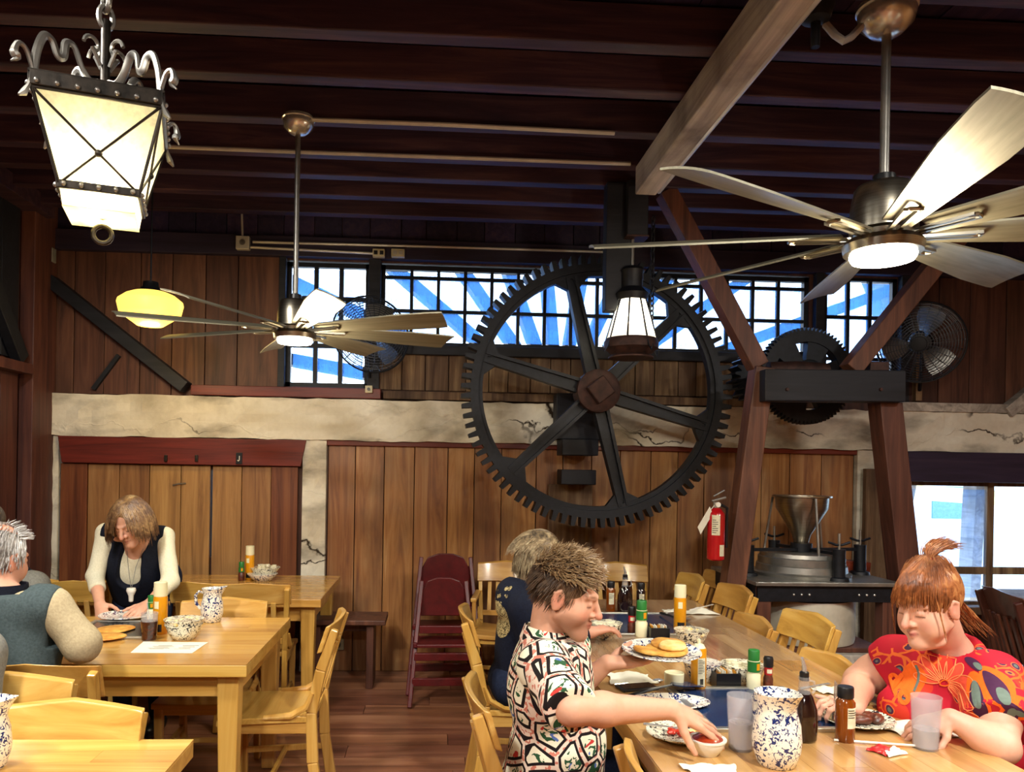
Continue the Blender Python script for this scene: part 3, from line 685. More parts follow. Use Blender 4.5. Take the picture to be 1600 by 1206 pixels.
# lantern under the post block
p = AY(988, 420, 4.72); t = thing('hanging_lantern', 'dark eight-sided lantern with tapered glass hanging before the big gear', 'lantern', (p.x, 4.72, AY(988, 560, 4.72).z))
n = 8; a0 = PI/8
rt, rb, z0, z1 = .085, .155, .12, .365
MB().lathe([(0, .0), (.14, .0), (.14, .008), (.12, .02), (.15, .05), (.168, .06), (.168, .10), (.158, .12), (.10, .12), (.10, .10), (0, .02)], 24).build('base_ring', M['rust'], t, True)
MB().lathe([(.092, .36), (.10, .385), (.105, .40), (.075, .43), (.065, .44), (.068, .53), (.075, .545), (.06, .565), (.02, .575), (0, .575)], 20).build('cap', M['iron'], t, True)
for k in range(n):
    A = [Vector((r*math.cos(2*PI*(k+d)/n+a0), r*math.sin(2*PI*(k+d)/n+a0), z)) for r, z, d in ((rb, z0, 0), (rb, z0, 1), (rt, z1, 1), (rt, z1, 0))]
    MB().add(A, [(0, 1, 2, 3)]).build('glass_pane', M['frost_b'], t)
    MB().tube([A[0], A[3]], .006, 6).build('glazing_bar', M['iron'], t, True)
    o = Vector((A[0].x, A[0].y, 0)).normalized()
    if k % 2 == 0: MB().tube([A[0]*1.06+Vector((0, 0, -.03)), A[0]*1.12+Vector((0, 0, -.07)), A[0]*1.3+Vector((0, 0, -.13)), A[0]*1.38+Vector((0, 0, -.10))], .005, 5).build('scroll', M['iron'], t, True)
MB().ball((0, 0, .27), .04, 12, 8, (1, 1, 1.3)).build('bulb', M['bulb'], t, True)
MB().tube([(0, 0, .57), (0, 0, AY(988, 374, 4.72).z-t.location.z)], .010, 8).build('rod', M['steel_d'], t, True)
lamp('lantern_light', (0, 0, .22), 3.5, WARM, .05, t)
q = AY(993, 330, 4.72)
bl = thing('post_block', 'dark square timber block hanging at the end of the big beam', 'timber', (q.x, 4.72, 0))
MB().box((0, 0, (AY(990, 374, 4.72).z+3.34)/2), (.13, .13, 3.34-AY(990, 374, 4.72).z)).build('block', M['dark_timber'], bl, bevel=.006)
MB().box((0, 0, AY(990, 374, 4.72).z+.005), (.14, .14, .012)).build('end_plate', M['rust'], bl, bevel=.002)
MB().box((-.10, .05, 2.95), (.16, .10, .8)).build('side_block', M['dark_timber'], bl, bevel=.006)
for px, ya in ((967, 520), (1018, 505)):
    g = AY(px, ya, 4.74); top = 3.15 if px > 1000 else 2.95
    ch = thing('chain', ('left' if px < 1000 else 'right')+' dark chain hanging beside the eight-sided lantern', 'chain', (g.x, 4.74, g.z))
    chain(0, top-g.z, R=.02, r=.005, mat='iron', par=ch)

# the big gear
def gear(name, label, c, Rt, Rr, Ri, nt_, th, spokes, a0, hub_r, mat='iron', tooth=.5, cat='gear', nut=True, spoke_w=.085):
    t = thing(name, label, cat, c)
    out, inn = [], []; N = nt_*4
    for i in range(N):
        a = -2*PI*i/N; ph = i % 4; r = Rt if ph in (1, 2) else Rr
        da = {0: 0, 1: .15, 2: .02, 3: .16}[ph]*2*PI/nt_
        out.append((r*math.cos(a+da), r*math.sin(a+da))); inn.append((Ri*math.cos(a), Ri*math.sin(a)))
    MB().ring(out, inn, -th/2, th/2).build('toothed_rim', M[mat], t)
    ci = [(Ri*1.0*math.cos(-2*PI*i/96), Ri*math.sin(-2*PI*i/96)) for i in range(96)]; ci2 = [(p_[0]*.965, p_[1]*.965) for p_ in ci]
    MB().ring(ci, ci2, -th*.3, th*.3).build('inner_web', M[mat], t)
    for k in range(spokes):
        a = a0+2*PI*k/spokes; e = Vector((math.cos(a), 0, math.sin(a))); n_ = Vector((-e.z, 0, e.x)); mb = MB()
        r0, r1 = hub_r*.8, Ri*.985
        mb.bar(e*r0, e*r1, spoke_w*1.35, th*.25, up=(0, 1, 0), w1=spoke_w)
        for sgn in (-1, 1): mb.bar(e*r0+n_*sgn*spoke_w*.6, e*r1+n_*sgn*spoke_w*.42, .022, th*.8, up=(0, 1, 0))
        for sgn in (-1, 1):      # fillet at the rim
            mb.prism([(e*r1).xz if False else ((e*(r1+.005)).x, (e*(r1+.005)).z), ((e*r1+n_*sgn*.14).x*.985, (e*r1+n_*sgn*.14).z*.985), ((e*(r1-.10)+n_*sgn*spoke_w*.4).x, (e*(r1-.10)+n_*sgn*spoke_w*.4).z)], -th*.25, th*.25)
        mb.build('spoke', M[mat], t)
    RX = Matrix.Rotation(PI/2, 3, 'X')
    MB().lathe([(0, th*.9), (hub_r*.85, th*.9), (hub_r, th*.8), (hub_r, -th*.9), (0, -th*.9)], 36, R=RX).build('hub', M['rust' if nut else mat], t, True)
    if nut:
        MB().box((0, -th*.9-.03, 0), (hub_r*.95, .08, hub_r*.95), Matrix.Rotation(R_(52), 3, 'Y')).build('square_nut', M['rust'], t, bevel=.008)
        MB().lathe([(.018, .15), (.042, .15), (.042, -.35), (0, -.35), (0, .12), (.018, .12)], 18, R=RX).build('shaft', M['rust'], t, True)
    return t
HUB = AY(932, 612, 5.35)
gear('gear_wheel', 'giant black iron gear wheel with six spokes on the back wall', HUB, .955, .888, .835, 84, .11, 6, R_(104), .15, spoke_w=.068)
GS = AY(1258, 588, 5.2)
t = gear('gear_wheel', 'smaller black gear wheel behind the timber crossbeam of the A-frame', GS, .335, .312, .10, 72, .08, 0, 0, .11, nut=False)
# cut-outs of the small gear show as ribs: web built of six sectors
gear_small = t
for ch in list(t.children):
    if ch.name.startswith('toothed_rim') or ch.name.startswith('inner_web'): bpy.data.objects.remove(ch)
out, inn = [], []
for i in range(72*4):
    a = -2*PI*i/288; ph = i % 4; r = .335 if ph in (1, 2) else .312; out.append((r*math.cos(a), r*math.sin(a))); inn.append((.235*math.cos(a), .235*math.sin(a)))
MB().ring(out, inn, -.04, .04).build('toothed_rim', M['iron'], t)
for k in range(6):
    a = R_(10)+k*PI/3; w0 = .30; pts = []
    for q in range(5): pts.append((.10*math.cos(a-.9*.5+.9*q/4), .10*math.sin(a-.9*.5+.9*q/4)))
    for q in range(5): pts.append((.24*math.cos(a+.33-.66*q/4), .24*math.sin(a+.33-.66*q/4)))
    MB().prism(pts, -.03, .03).build('web', M['iron'], t)
MB().lathe([(0, .2), (.03, .2), (.03, -.25), (0, -.25)], 14, R=Matrix.Rotation(PI/2, 3, 'X')).build('shaft', M['rust'], t, True)
p = AY(1168, 590, 5.35)
t = thing('pinion_gear', 'small dark pinion meshing with the right edge of the giant gear', 'gear', (p.x+.05, 5.35, p.z))
out, inn = [], []
for i in range(20*4):
    a = -2*PI*i/80; ph = i % 4; r = .175 if ph in (1, 2) else .135; out.append((r*math.cos(a), r*math.sin(a))); inn.append((.04*math.cos(a), .04*math.sin(a)))
MB().ring(out, inn, -.09, .09).build('toothed_rim', M['iron'], t)
MB().lathe([(0, .22), (.055, .22), (.055, -.13), (0, -.13)], 16, R=Matrix.Rotation(PI/2, 3, 'X')).build('shaft', M['rust'], t, True)
# bearing bracket under the giant gear hub
p = AY(905, 735, 5.6); t = thing('bearing_bracket', 'dark timber bearing block on the wall behind the giant gear hub', 'bracket', (p.x, 5.83, 0))
MB().box((0, -.14, 1.72), (.27, .24, .12)).build('upper_block', M['dark_timber'], t, bevel=.006)
MB().box((0, -.12, 1.50), (.26, .20, .11)).build('lower_block', M['dark_timber'], t, bevel=.006)
MB().box((.03, -.11, 1.95), (.4, .16, .34)).build('backing', M['dark_timber'], t, bevel=.006)
MB().box((-.02, .015, .75), (.34, .03, 1.38)).build('backing_plank', M['board_pale'], t, bevel=.003)

# A-frame timber stand with crossbeam and braces
YA = 4.86
fr = thing('timber_frame', 'brown timber A-frame with a dark crossbeam holding the smaller gear', 'frame', (AY(1285, 700, YA).x, YA, 0))
def LA(px, py, Y=YA): return AY(px, py, Y)-fr.location
def post(p0, p1, w_, h, mat, name, dy=0): MB().bar(p0, p1, w_, h, up=(0, 1, 0)).build(name, M[mat], fr, bevel=.006)
a, b = LA(1190, 575), LA(1138, 960); d = (b-a)/(a.z-b.z); a2 = a+Vector((0, 0, 0)); b2 = a+d*(a.z)
MB().bar(b2, a2, .125, .13, up=(0, 1, 0)).build('post', M['timber_x'], fr, bevel=.006)
a, b = LA(1378, 590), LA(1412, 900); d = (b-a)/(a.z-b.z)
MB().bar(a+d*a.z, a, .15, .15, up=(0, 1, 0)).build('post', M['timber_x'], fr, bevel=.006)
a, b = LA(1180, 605), LA(1394, 607); a.y = b.y = -.09
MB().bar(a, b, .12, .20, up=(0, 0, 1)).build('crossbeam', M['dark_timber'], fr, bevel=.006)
for px in (1213, 1355):
    q = LA(px, 612); MB().lathe([(0, 0), (.012, 0), (.01, .012), (0, .012)], 8, R=Matrix.Rotation(PI/2, 3, 'X'), c=(q.x, -.15, q.z)).build('bolt', M['rust'], fr, True)
a, b = LA(1186, 572), LA(1040, 300); MB().bar(a+Vector((0, .02, 0)), b, .11, .12, up=(0, 1, 0)).build('brace', M['timber_x'], fr, bevel=.005)
a, b = LA(1330, 578), LA(1560, 290); MB().bar(a+Vector((0, .02, 0)), b, .11, .12, up=(0, 1, 0)).build('brace', M['timber_x'], fr, bevel=.005)
MB().bar(LA(1375, 572, YA), LA(1385, 572, YA)+Vector((0, .35, 0)), .12, .06).build('bearing', M['rust'], fr, bevel=.006)
q = LA(1246, 575); MB().lathe([(0, -.2), (.05, -.2), (.06, .0), (.05, .2), (0, .2)], 16, R=Matrix.Rotation(PI/2, 3, 'Y'), c=(q.x+.05, .1, q.z)).build('shaft', M['rust'], fr, True)
p = AY(1379, 740, 5.75); tag(MB().box((0, 0, 0), (.20, .05, 1.6)).build('plank', M['board_pale'], None, bevel=.004, loc=(p.x-.02, 5.79, .8)), 'wide pale plank leaning on the wall behind the mill stand', 'plank')

# wall fans
M['cagewire'] = plain('dark_grey_wire', hx('#2c3038'), hx('#3c414a'), .4, .5, 10, 0)
def wall_fan(label, c, mount, rz, tilt, R):
    t = thing('wall_fan', label, 'fan', c, rz, 'wall fans'); t.rotation_euler = (tilt, 0, rz)
    def circ(r, y, n=40): return [(r*math.cos(2*PI*i/n), y, r*math.sin(2*PI*i/n)) for i in range(n)]
    MB().tube(circ(R, 0), .007, 6, True).build('rim', M['iron'], t, True)
    for nm, yy, sg in (('front_cage', -.10, -1), ('rear_cage', .10, 1)):
        mb = MB()
        for f in np.linspace(.2, .95, 13): mb.tube(circ(R*f, yy*math.sqrt(max(0, 1-f**3))), .0028, 4, True)
        for k in range(24):
            a = 2*PI*k/24; mb.tube([(R*f*math.cos(a), yy*math.sqrt(max(0, 1-f**3)), R*f*math.sin(a)) for f in (.15, .5, .75, .9, 1.0)], .0026, 4)
        mb.build(nm, M['cagewire'], t)
    MB().lathe([(0, -.004), (.05, 0), (.05, .01), (0, .014)], 18, R=Matrix.Rotation(PI/2, 3, 'X'), c=(0, -.10, 0)).build('badge', M['iron'], t, True)
    for k in range(3):
        a = R_(70)+k*2*PI/3; mb = MB()
        def fn(u, v):
            r = .06+u*(R*.86-.06); da = (v-.5)*(.75+.25*math.sin(PI*u)); return (r*math.cos(a+da), (v-.5)*.10, r*math.sin(a+da)), (0, 1, 0)
        mb.sheet(fn, 6, 6, .003); mb.build('blade', M['steel_d'], t, True)
    MB().lathe([(0, -.02), (.07, -.02), (.085, .02), (.08, .16), (.05, .2), (0, .2)], 20, R=Matrix.Rotation(-PI/2, 3, 'X')).build('motor', M['iron'], t, True)
    inv = (Matrix.Rotation(rz, 3, 'Z') @ Matrix.Rotation(tilt, 3, 'X')).inverted()
    q = inv @ (Vector(mount)-Vector(c)); MB().tube([(0, .17, 0), (0, .22, -.05), (q.x*.6, q.y*.8, q.z*.7), q], .014, 8).build('bracket', M['iron'], t, True)
    return t
p = AY(580, 522, 5.62)
wall_fan('black caged fan mounted between the left windows, behind the smaller ceiling fan', p, (AY(577, 590, 5.83).x, 5.82, AY(577, 590, 5.83).z), R_(20), R_(-8), .285)
p = AY(1438, 535, 5.5)
wall_fan('black caged fan mounted right of the windows, turned towards the left', p, (AY(1436, 600, 5.83).x, 5.82, AY(1436, 610, 5.83).z), R_(-38), R_(14), .295)
# ================================================================== FURNITURE
def table(label, x0, x1, y0, y1, along='x', group=None, leg_in=.05, griddle=None, zt=TZ, sm='stave_y'):
    cx, cy = (x0+x1)/2, (y0+y1)/2
    t = thing('dining_table', label, 'table', (cx, cy, 0), 0, group)
    lx, ly = x1-x0, y1-y0
    core = MB().box((0, 0, zt-.028), (lx, ly, .05)).build('tabletop', M['oak_x' if along == 'x' else 'oak_y'], t, bevel=.004)
    L, Wd = (lx, ly) if along == 'x' else (ly, lx); n = max(6, int(round(Wd/.085))); sw = Wd/n; r = random.Random(int(abs(cx*100)+abs(cy*37)))
    def hole(a0, a1, b0, b1):
        if not griddle: return False
        gx0, gx1, gy0, gy1 = griddle
        X0, X1, Y0, Y1 = (a0, a1, b0, b1) if along == 'x' else (b0, b1, a0, a1)
        return X1+cx > gx0 and X0+cx < gx1 and Y1+cy > gy0 and Y0+cy < gy1
    for i in range(n):
        a = -L/2; b0, b1 = -Wd/2+i*sw, -Wd/2+(i+1)*sw
        while a < L/2-.01:
            ln = r.uniform(.45, .9); a1 = min(a+ln, L/2)
            if L/2-a1 < .15: a1 = L/2
            c, d = ((a+a1)/2, (b0+b1)/2), (a1-a-.0008, sw-.0008)
            if along != 'x': c, d = (c[1], c[0]), (d[1], d[0])
            MB().box((0, 0, 0), (d[0], d[1], .003)).build('stave', M['stave' if along == 'x' else sm], core, loc=(c[0], c[1], zt-.0015))
            a = a1
    for sy in (-1, 1):
        MB().box((0, sy*(ly/2-.075), zt-.10), (lx-.16, .03, .095)).build('apron', M['oak_x'], t, bevel=.003)
    for sx_ in (-1, 1):
        MB().box((sx_*(lx/2-.075), 0, zt-.10), (.03, ly-.16, .095)).build('apron', M['oak_y'], t, bevel=.003)
    lm = MB(); lm.bar((0, 0, 0), (0, 0, zt-.054), .062, .062, up=(0, 1, 0), w1=.088, h1=.088); lme = lm.mesh('leg', M['oak'])
    for sx_ in (-1, 1):
        for sy in (-1, 1): put('leg', lme, t, (sx_*(lx/2-leg_in-.035), sy*(ly/2-leg_in-.035), 0), .005)
    return t
def griddle(label, x0, x1, y0, y1, strip=True, mat='griddle'):
    cx, cy = (x0+x1)/2, (y0+y1)/2
    g = thing('griddle', label, 'griddle', (cx, cy, TZ), 0, None)
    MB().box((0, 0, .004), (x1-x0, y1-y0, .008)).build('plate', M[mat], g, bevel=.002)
    lx, ly = x1-x0, y1-y0
    for sy in (-1, 1): MB().box((0, sy*(ly/2+.012), .006), (lx+.05, .024, .012)).build('edge_strip', M['alu'], g, bevel=.002)
    for sx_ in (-1, 1): MB().box((sx_*(lx/2+.012), 0, .006), (.024, ly, .012)).build('edge_strip', M['alu'], g, bevel=.002)
    return g
table('golden butcher block table with pancakes and a speckled pitcher, before the standing woman', -2.05, -.735, 3.14, 4.10)
table('golden butcher block table against the shutters with a yellow can and stacked bowls on it', -2.35, -.66, 4.68, 5.66)
table('nearest golden butcher block table at the lower left corner', -2.15, -.685, 1.33, 2.29)
XT0, XT1 = .63, 1.645
table('far half of the long wooden table, beside the hooded person', XT0, XT1, 3.24, 4.74, 'y', sm='stave_far')
table('near half of the long wooden table between the man in floral shirt and red-haired woman', XT0, XT1, 1.50, 3.235, 'y')
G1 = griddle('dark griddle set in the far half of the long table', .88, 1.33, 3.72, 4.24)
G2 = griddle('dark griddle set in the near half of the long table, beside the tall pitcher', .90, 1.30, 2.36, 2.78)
p = AZ(196, 985, TZ); G3 = griddle('black griddle with two pancakes in front of the standing woman', p.x-.20, p.x+.15, p.y-.17, p.y+.17, True, 'griddle_k')
# window-side table at the far right
t = thing('side_table', 'grey table under the bright window at the right edge', 'table', (4.15, 4.9, 0))
MB().box((.25, 0, .735), (1.0, .75, .04)).build('tabletop', M['board_pale'], t, bevel=.004)
for sx_ in (-.2, .7):
    for sy in (-.32, .32): MB().box((sx_, sy, .36), (.07, .07, .71)).build('leg', M['oak_dark'], t)
# bench
a, b = AY(503, 962, 5.5), AY(600, 964, 5.5)
t = thing('bench', 'dark wooden bench against the board wall, over the outlet', 'bench', ((a.x+b.x)/2, 5.52, 0))
zb_ = a.z; MB().box((-.05, 0, zb_-.02), (b.x-a.x+.14, .34, .035)).build('seat', M['timber_x'], t, bevel=.006)
for sx_ in (-.24, .13):
    MB().box((sx_, 0, (zb_-.04)/2), (.05, .26, zb_-.04)).build('leg', M['timber_x'], t, bevel=.005)
MB().box((-.05, 0, zb_-.075), (.36, .03, .07)).build('apron', M['timber_x'], t, bevel=.004)

# chairs
CH = .86
def make_chair(name, label, mats=('oak', 'oak_x'), arms=False):
    t = thing(name, label, 'chair'); mo, mx_ = M[mats[0]], M[mats[1]]
    mb = MB()
    def seat(u, v):
        x = (u-.5)*(.40+.03*v); y = -.19+.41*v; dip = -.012*math.sin(PI*min(1, max(0, u)))*(1-v*.4)-(.012*v*v)
        return (x, y, .455+dip), (0, 0, 1)
    mb.sheet(seat, 8, 6, .028); mb.build('seat', mx_, t, True, .004)
    def post(sx_):
        m_ = MB(); P = [(sx_*.19, -.235, 0), (sx_*.188, -.195, .25), (sx_*.187, -.185, .47), (sx_*.198, -.225, .66), (sx_*.208, -.285, CH-.02)]
        for i in range(4): m_.bar(P[i], P[i+1], .030, .050 if i < 3 else .046, up=(0, 1, 0), h1=.046 if i < 3 else .034)
        return m_
    for sx_ in (-1, 1): post(sx_).build('back_post', mo, t, bevel=.005)
    def crest(u, v):
        q = (u-.5)*2; x = q*.225; zt_ = CH+.018*(1-abs(q))**1.2; zb0 = CH-.118; z = zb0+(zt_-zb0)*v
        y = -.205-.085*(z-.60)/.26-.035*(1-q*q)+.022
        return (x, y, z), (0, -1, .3)
    mb = MB(); mb.sheet(crest, 12, 5, .022); mb.build('crest_rail', mx_, t, True, .004)
    mb = MB()
    mb.sheet(lambda u, v: ((u-.5)*.37, -.212-.02*math.sin(PI*u), .505+.04*v), (lambda: None) and 6, 1, .02) if False else None
    mb.box((0, -.20, .52), (.36, .022, .035)); mb.build('lower_rail', mx_, t, bevel=.003)
    sm = MB(); sm.bar((0, -.205, .53), (0, -.270, CH-.105), .030, .012, up=(0, 1, 0)); sme = sm.mesh('slat', mo)
    for k in range(5): put('slat', sme, t, ((k-2)*.064, -.012*(1-abs(k-2)/2), 0), .002)
    lg = MB(); lg.bar((0, 0, 0), (0, 0, .43), .030, .030, up=(0, 1, 0), w1=.040, h1=.040); lme = lg.mesh('front_leg', mo)
    for sx_ in (-1, 1): put('front_leg', lme, t, (sx_*.185, .19, 0), .004)
    MB().box((0, .185, .405), (.34, .022, .055)).build('apron', mx_, t, bevel=.003)
    for sx_ in (-1, 1):
        MB().box((sx_*.185, -.0, .405), (.022, .36, .055)).build('apron', M['oak_y'] if mats[0] == 'oak' else mo, t, bevel=.003)
        MB().bar((sx_*.187, -.21, .19), (sx_*.185, .19, .17), .018, .028).build('stretcher', mo, t, bevel=.004)
        MB().tube([(sx_*.205, .02, .452), (sx_*.207, -.10, .462), (sx_*.208, -.165, .50), (sx_*.208, -.19, .56)], [.012, .017, .017, .010], 8, flat=.7).build('side_bracket', mo, t, True)
    MB().bar((-.185, -.01, .18), (.185, -.01, .18), .018, .026).build('stretcher', mx_, t, bevel=.004)
    if arms:
        for sx_ in (-1, 1):
            MB().bar((sx_*.215, -.24, .66), (sx_*.225, .12, .65), .045, .025).build('armrest', mo, t, bevel=.006)
            MB().bar((sx_*.222, .09, .44), (sx_*.222, .10, .65), .03, .03, up=(0, 1, 0)).build('arm_post', mo, t, bevel=.003)
    return t
ch0 = make_chair('dining_chair', 'golden oak chair facing the right end of the pancake table, in the aisle')
ch0.location = (-.70, 3.60, 0); ch0.rotation_euler = (0, 0, R_(90))
FG = 'golden oak dining chairs'
ch0['group'] = FG
def chair(px, py, z, face, label, dz=1.0, off=.27, at=None):
    """crest centre seen at px,py; faces the compass angle 'face' (deg, 0 = +Y, 90 = -X)"""
    if at is None:
        c = AZ(px, py, (CH+.01)*dz); a = R_(face); dirv = Vector((-math.sin(a), math.cos(a), 0)); loc = Vector((c.x, c.y, 0))+dirv*off
    else: loc = Vector((at[0], at[1], 0))
    return dup(ch0, loc, R_(face), label, FG, (1, 1, dz))
chair(0, 0, 0, 178, 'golden oak chair tucked under the nearest left table, wide crest rail to us', .97, at=(-1.07, 2.06))
chair(48, 1036, 0, 2, 'golden oak chair under the man in the grey vest', 1.0)
chair(4, 1056, 0, 182, 'golden oak chair at the left edge, behind the grey sleeved person', 1.0)
chair(0, 0, 0, 181, 'golden oak chair tucked in behind the speckled pitcher', .96, at=(-1.09, 3.90))
chair(392, 911, 0, 3, 'golden oak chair with its back to us, before the stacked bowls by the shutters', 1.0)
chair(296, 909, 0, -4, 'golden oak chair just right of the standing woman, half hidden by her', 1.0)
chair(118, 907, 0, 2, 'golden oak chair left of the standing woman', 1.0)
# right-hand table, left side
chair(0, 0, 0, -90, 'tall golden chair at the hooded person, its back to the aisle', 1.02, at=(.44, 3.66))
chair(0, 0, 0, -88, 'golden oak chair the man in the floral shirt sits on', .99, at=(.42, 2.47))
chair(0, 0, 0, -90, 'golden oak chair tucked in nearest to us, before the small white bowl', .97, at=(.80, 1.84))
# far end and wall
chair(0, 0, 0, 181, 'golden oak chair at the far end of the long table, facing us', 1.0, at=(1.38, 5.36))
chair(0, 0, 0, 177, 'golden oak chair by the wall, behind the head of the man in floral shirt', 1.0, at=(0.94, 5.36))
# right side of the long table
chair(0, 0, 0, 90, 'golden oak chair at the right of the long table, farthest back', 1.02, at=(1.43, 4.9))
chair(0, 0, 0, 98, 'golden oak chair against the timber post by the extinguisher', 0.97, at=(1.82, 5.36))
chair(0, 0, 0, 92, 'golden oak chair on the right of the long table, by the mill stand corner', 1.02, at=(1.53, 4.42))
chair(0, 0, 0, 89, 'golden oak chair pushed in below the mill stand drum', 0.91, at=(1.45, 3.98))
chair(0, 0, 0, 92, 'golden oak chair turned away from the long table, slats in full view', 1.02, at=(1.54, 3.56))
chair(0, 0, 0, 90, 'golden oak chair next to the red-haired woman, pushed in', 0.92, at=(1.4, 3.1))
chair(0, 0, 0, 75, 'golden oak chair of the red-haired woman', 1.0, at=(1.98, 2.52))
chair(0, 0, 0, 178, 'golden oak chair at the lower right corner of the picture', .97, at=(1.97, 1.80))
arm = make_chair('child_chair', 'light wooden armchair against the board wall, right of the red high chairs', arms=True)
q = AZ(783, 880, .87); arm.location = (q.x, 5.25, 0); arm.rotation_euler = (0, 0, R_(172)); arm.scale = (.9, .9, 1.02)
dk = make_chair('dark_chair', 'dark brown chair beside the bright window at the right edge', ('oak_dark', 'oak_dark'))
dk.location = (3.22, 3.75, 0); dk.rotation_euler = (0, 0, R_(-105)); dk.scale = (1.05, 1.05, 1.12)
d2 = dup(dk, (-1.28, 3.02, 0), R_(5), 'dark chair pushed in under the pancake table, beside the near leg', None, (1, 1, .72))
# red high chairs
def high_chair(label, x, y, s):
    t = thing('high_chair', label, 'high chair', (x, y, 0), R_(2), 'red high chairs')
    for sx_ in (-1, 1):
        MB().bar((sx_*.245*s, -.20, 0), (sx_*.165*s, .06, .86*s), .028, .034, up=(0, 1, 0)).build('front_leg', M['redpaint'], t, bevel=.005)
        MB().bar((sx_*.225*s, .22, 0), (sx_*.170*s, .10, .80*s), .026, .030, up=(0, 1, 0)).build('rear_leg', M['redpaint'], t, bevel=.005)
        MB().bar((sx_*.21*s, -.12, .42*s), (sx_*.20*s, .16, .42*s), .022, .03).build('side_rail', M['redpaint'], t, bevel=.004)
    pts = [(-.17*s, .60*s), (.17*s, .60*s), (.165*s, .78*s), (.12*s, .86*s), (.05*s, .885*s), (-.05*s, .885*s), (-.12*s, .86*s), (-.165*s, .78*s)]
    MB().prism(pts, .05, .075).build('backrest', M['redpaint'], t, bevel=.006)
    MB().box((0, -.02, .42*s), (.40*s, .24, .022)).build('seat', M['redpaint'], t, bevel=.005)
    for z_, yy, wd in ((.34, -.115, .43), (.17, -.155, .46), (.52, -.04, .36)): MB().bar((-wd/2*s, yy, z_*s), (wd/2*s, yy, z_*s), .03, .05).build('front_rail', M['redpaint'], t, bevel=.004)
    return t
q = AZ(690, 1062, 0)
high_chair('rear dark red wooden high chair nested behind another by the wall', AY(697, 900, 5.42).x, 5.45, 1.06)
high_chair('front dark red wooden high chair of the nested pair by the wall', AY(694, 920, 5.2).x, 5.18, .91)

# fire extinguisher on the left post
p = AY(1118, 875, 4.74); t = thing('fire_extinguisher', 'red fire extinguisher hung on the left post of the timber frame', 'extinguisher', p)
MB().lathe([(0, 0), (.045, 0), (.054, .008), (.054, .27), (.05, .295), (.032, .32), (.02, .33), (0, .33)], 24).build('cylinder', M['extred'], t, True)
MB().lathe([(0, .33), (.02, .33), (.02, .365), (0, .365)], 14).build('valve', M['chrome'], t, True)
MB().bar((-.03, 0, .37), (.06, 0, .395), .018, .012).build('lever', M['steel_d'], t, bevel=.003)
MB().bar((-.02, 0, .40), (.05, 0, .44), .016, .008).build('lever', M['steel_d'], t, bevel=.003)
MB().lathe([(0, 0), (.016, 0), (.016, .012), (0, .012)], 12, R=Matrix.Rotation(PI/2, 3, 'X'), c=(0, -.022, .35)).build('gauge', M['white'], t, True)
MB().tube([(.02, -.01, .35), (.065, -.01, .33), (.068, 0, .22), (.066, 0, .08)], .010, 8).build('hose', M['black'], t, True)
def curved(z0, z1, a0, a1, r, mat, name, par):
    mb = MB(); mb.sheet(lambda u, v: ((r*math.cos(a0+(a1-a0)*u), r*math.sin(a0+(a1-a0)*u), z0+(z1-z0)*v), (math.cos(a0+(a1-a0)*u), math.sin(a0+(a1-a0)*u), 0)), 8, 1, .001)
    return mb.build(name, M[mat], par, True)
lb = curved(.16, .285, R_(222), R_(275), .0555, 'label', 'label', t); curved(.03, .10, R_(275), R_(312), .0555, 'label', 'label', t)
for k in range(7): curved(.175+.013*k, .179+.013*k, R_(226), R_(262 if k % 3 else 250), .0562, 'black', 'print_line', lb)
MB().sheet(lambda u, v: ((-.115+.075*v-.02*(u-.5), -.02, .185+.13*v+.045*(u-.5)), (0, -1, 0)), 2, 2, .002).build('tag', M['paper'], t)
MB().tube([(-.045, -.02, .315), (-.02, -.02, .345)], .002, 5).build('tag_string', M['white'], t)
MB().box((0, .062, .2), (.05, .02, .1)).build('bracket', M['steel_d'], t, bevel=.003)

# the old mill stand
YM = 4.62
ct = AY(1275, 895, 5.0)
g = thing('mill_stand', 'old steel-topped grain mill with round drum, hopper and black screw posts', 'mill', (ct.x-.08, 5.05, 0))
zt_ = AY(1300, 912, YM).z; hw = (AY(1392, 905, YM).x-AY(1205, 905, YM).x)/2
hw = .46; hd = .36
MB().box((0, 0, zt_-.012), (2*hw+.03, 2*hd+.06, .024)).build('top_plate', M['steel_d'], g, bevel=.003)
sk = MB()
for sy in (-1, 1): sk.box((0, sy*(hd-.01), zt_-.075), (2*hw-.02, .02, .10))
for sx_ in (-1, 1): sk.box((sx_*(hw-.015), 0, zt_-.075), (.02, 2*hd-.06, .10))
o = sk.build('skirt', M['iron'], g)
for x_ in (-.22, -.17, -.12, .2, .25, .30): MB().ball((x_, -hd-.002, zt_-.08), .008, 8, 5).build('bolt', M['chrome'], o, True)
for sx_ in (-1, 1):
    for sy in (-1, 1): MB().box((sx_*(hw-.055), sy*(hd-.05), (zt_-.025)/2), (.09, .09, zt_-.03)).build('leg', M['timber_x'], g, bevel=.006)
MB().lathe([(0, zt_-.42), (.33, zt_-.42), (.335, zt_-.40), (.335, zt_-.14), (0, zt_-.14)], 40).build('drum', M['grinderwhite'], g, True)
for sy in (-1, 1): MB().box((0, sy*(hd-.02), zt_-.52), (2*hw, .07, .13)).build('lower_beam', M['beam'], g, bevel=.006)
MB().box((0, 0, zt_-.44), (2*hw-.1, 2*hd-.1, .03)).build('shelf', M['timber_x'], g, bevel=.004)
MB().lathe([(0, zt_), (.31, zt_), (.315, zt_+.02), (.29, zt_+.03), (.285, zt_+.07), (.275, zt_+.075), (.275, zt_+.12), (.265, zt_+.125), (.26, zt_+.15), (0, zt_+.155)], 48, sx_=1.0).build('millstone_case', M['steel_d'], g, True)
hz = zt_+.155
MB().lathe([(.07, hz), (.07, hz+.055), (.0, hz+.055)], 20).build('feed_throat', M['iron'], g, True)
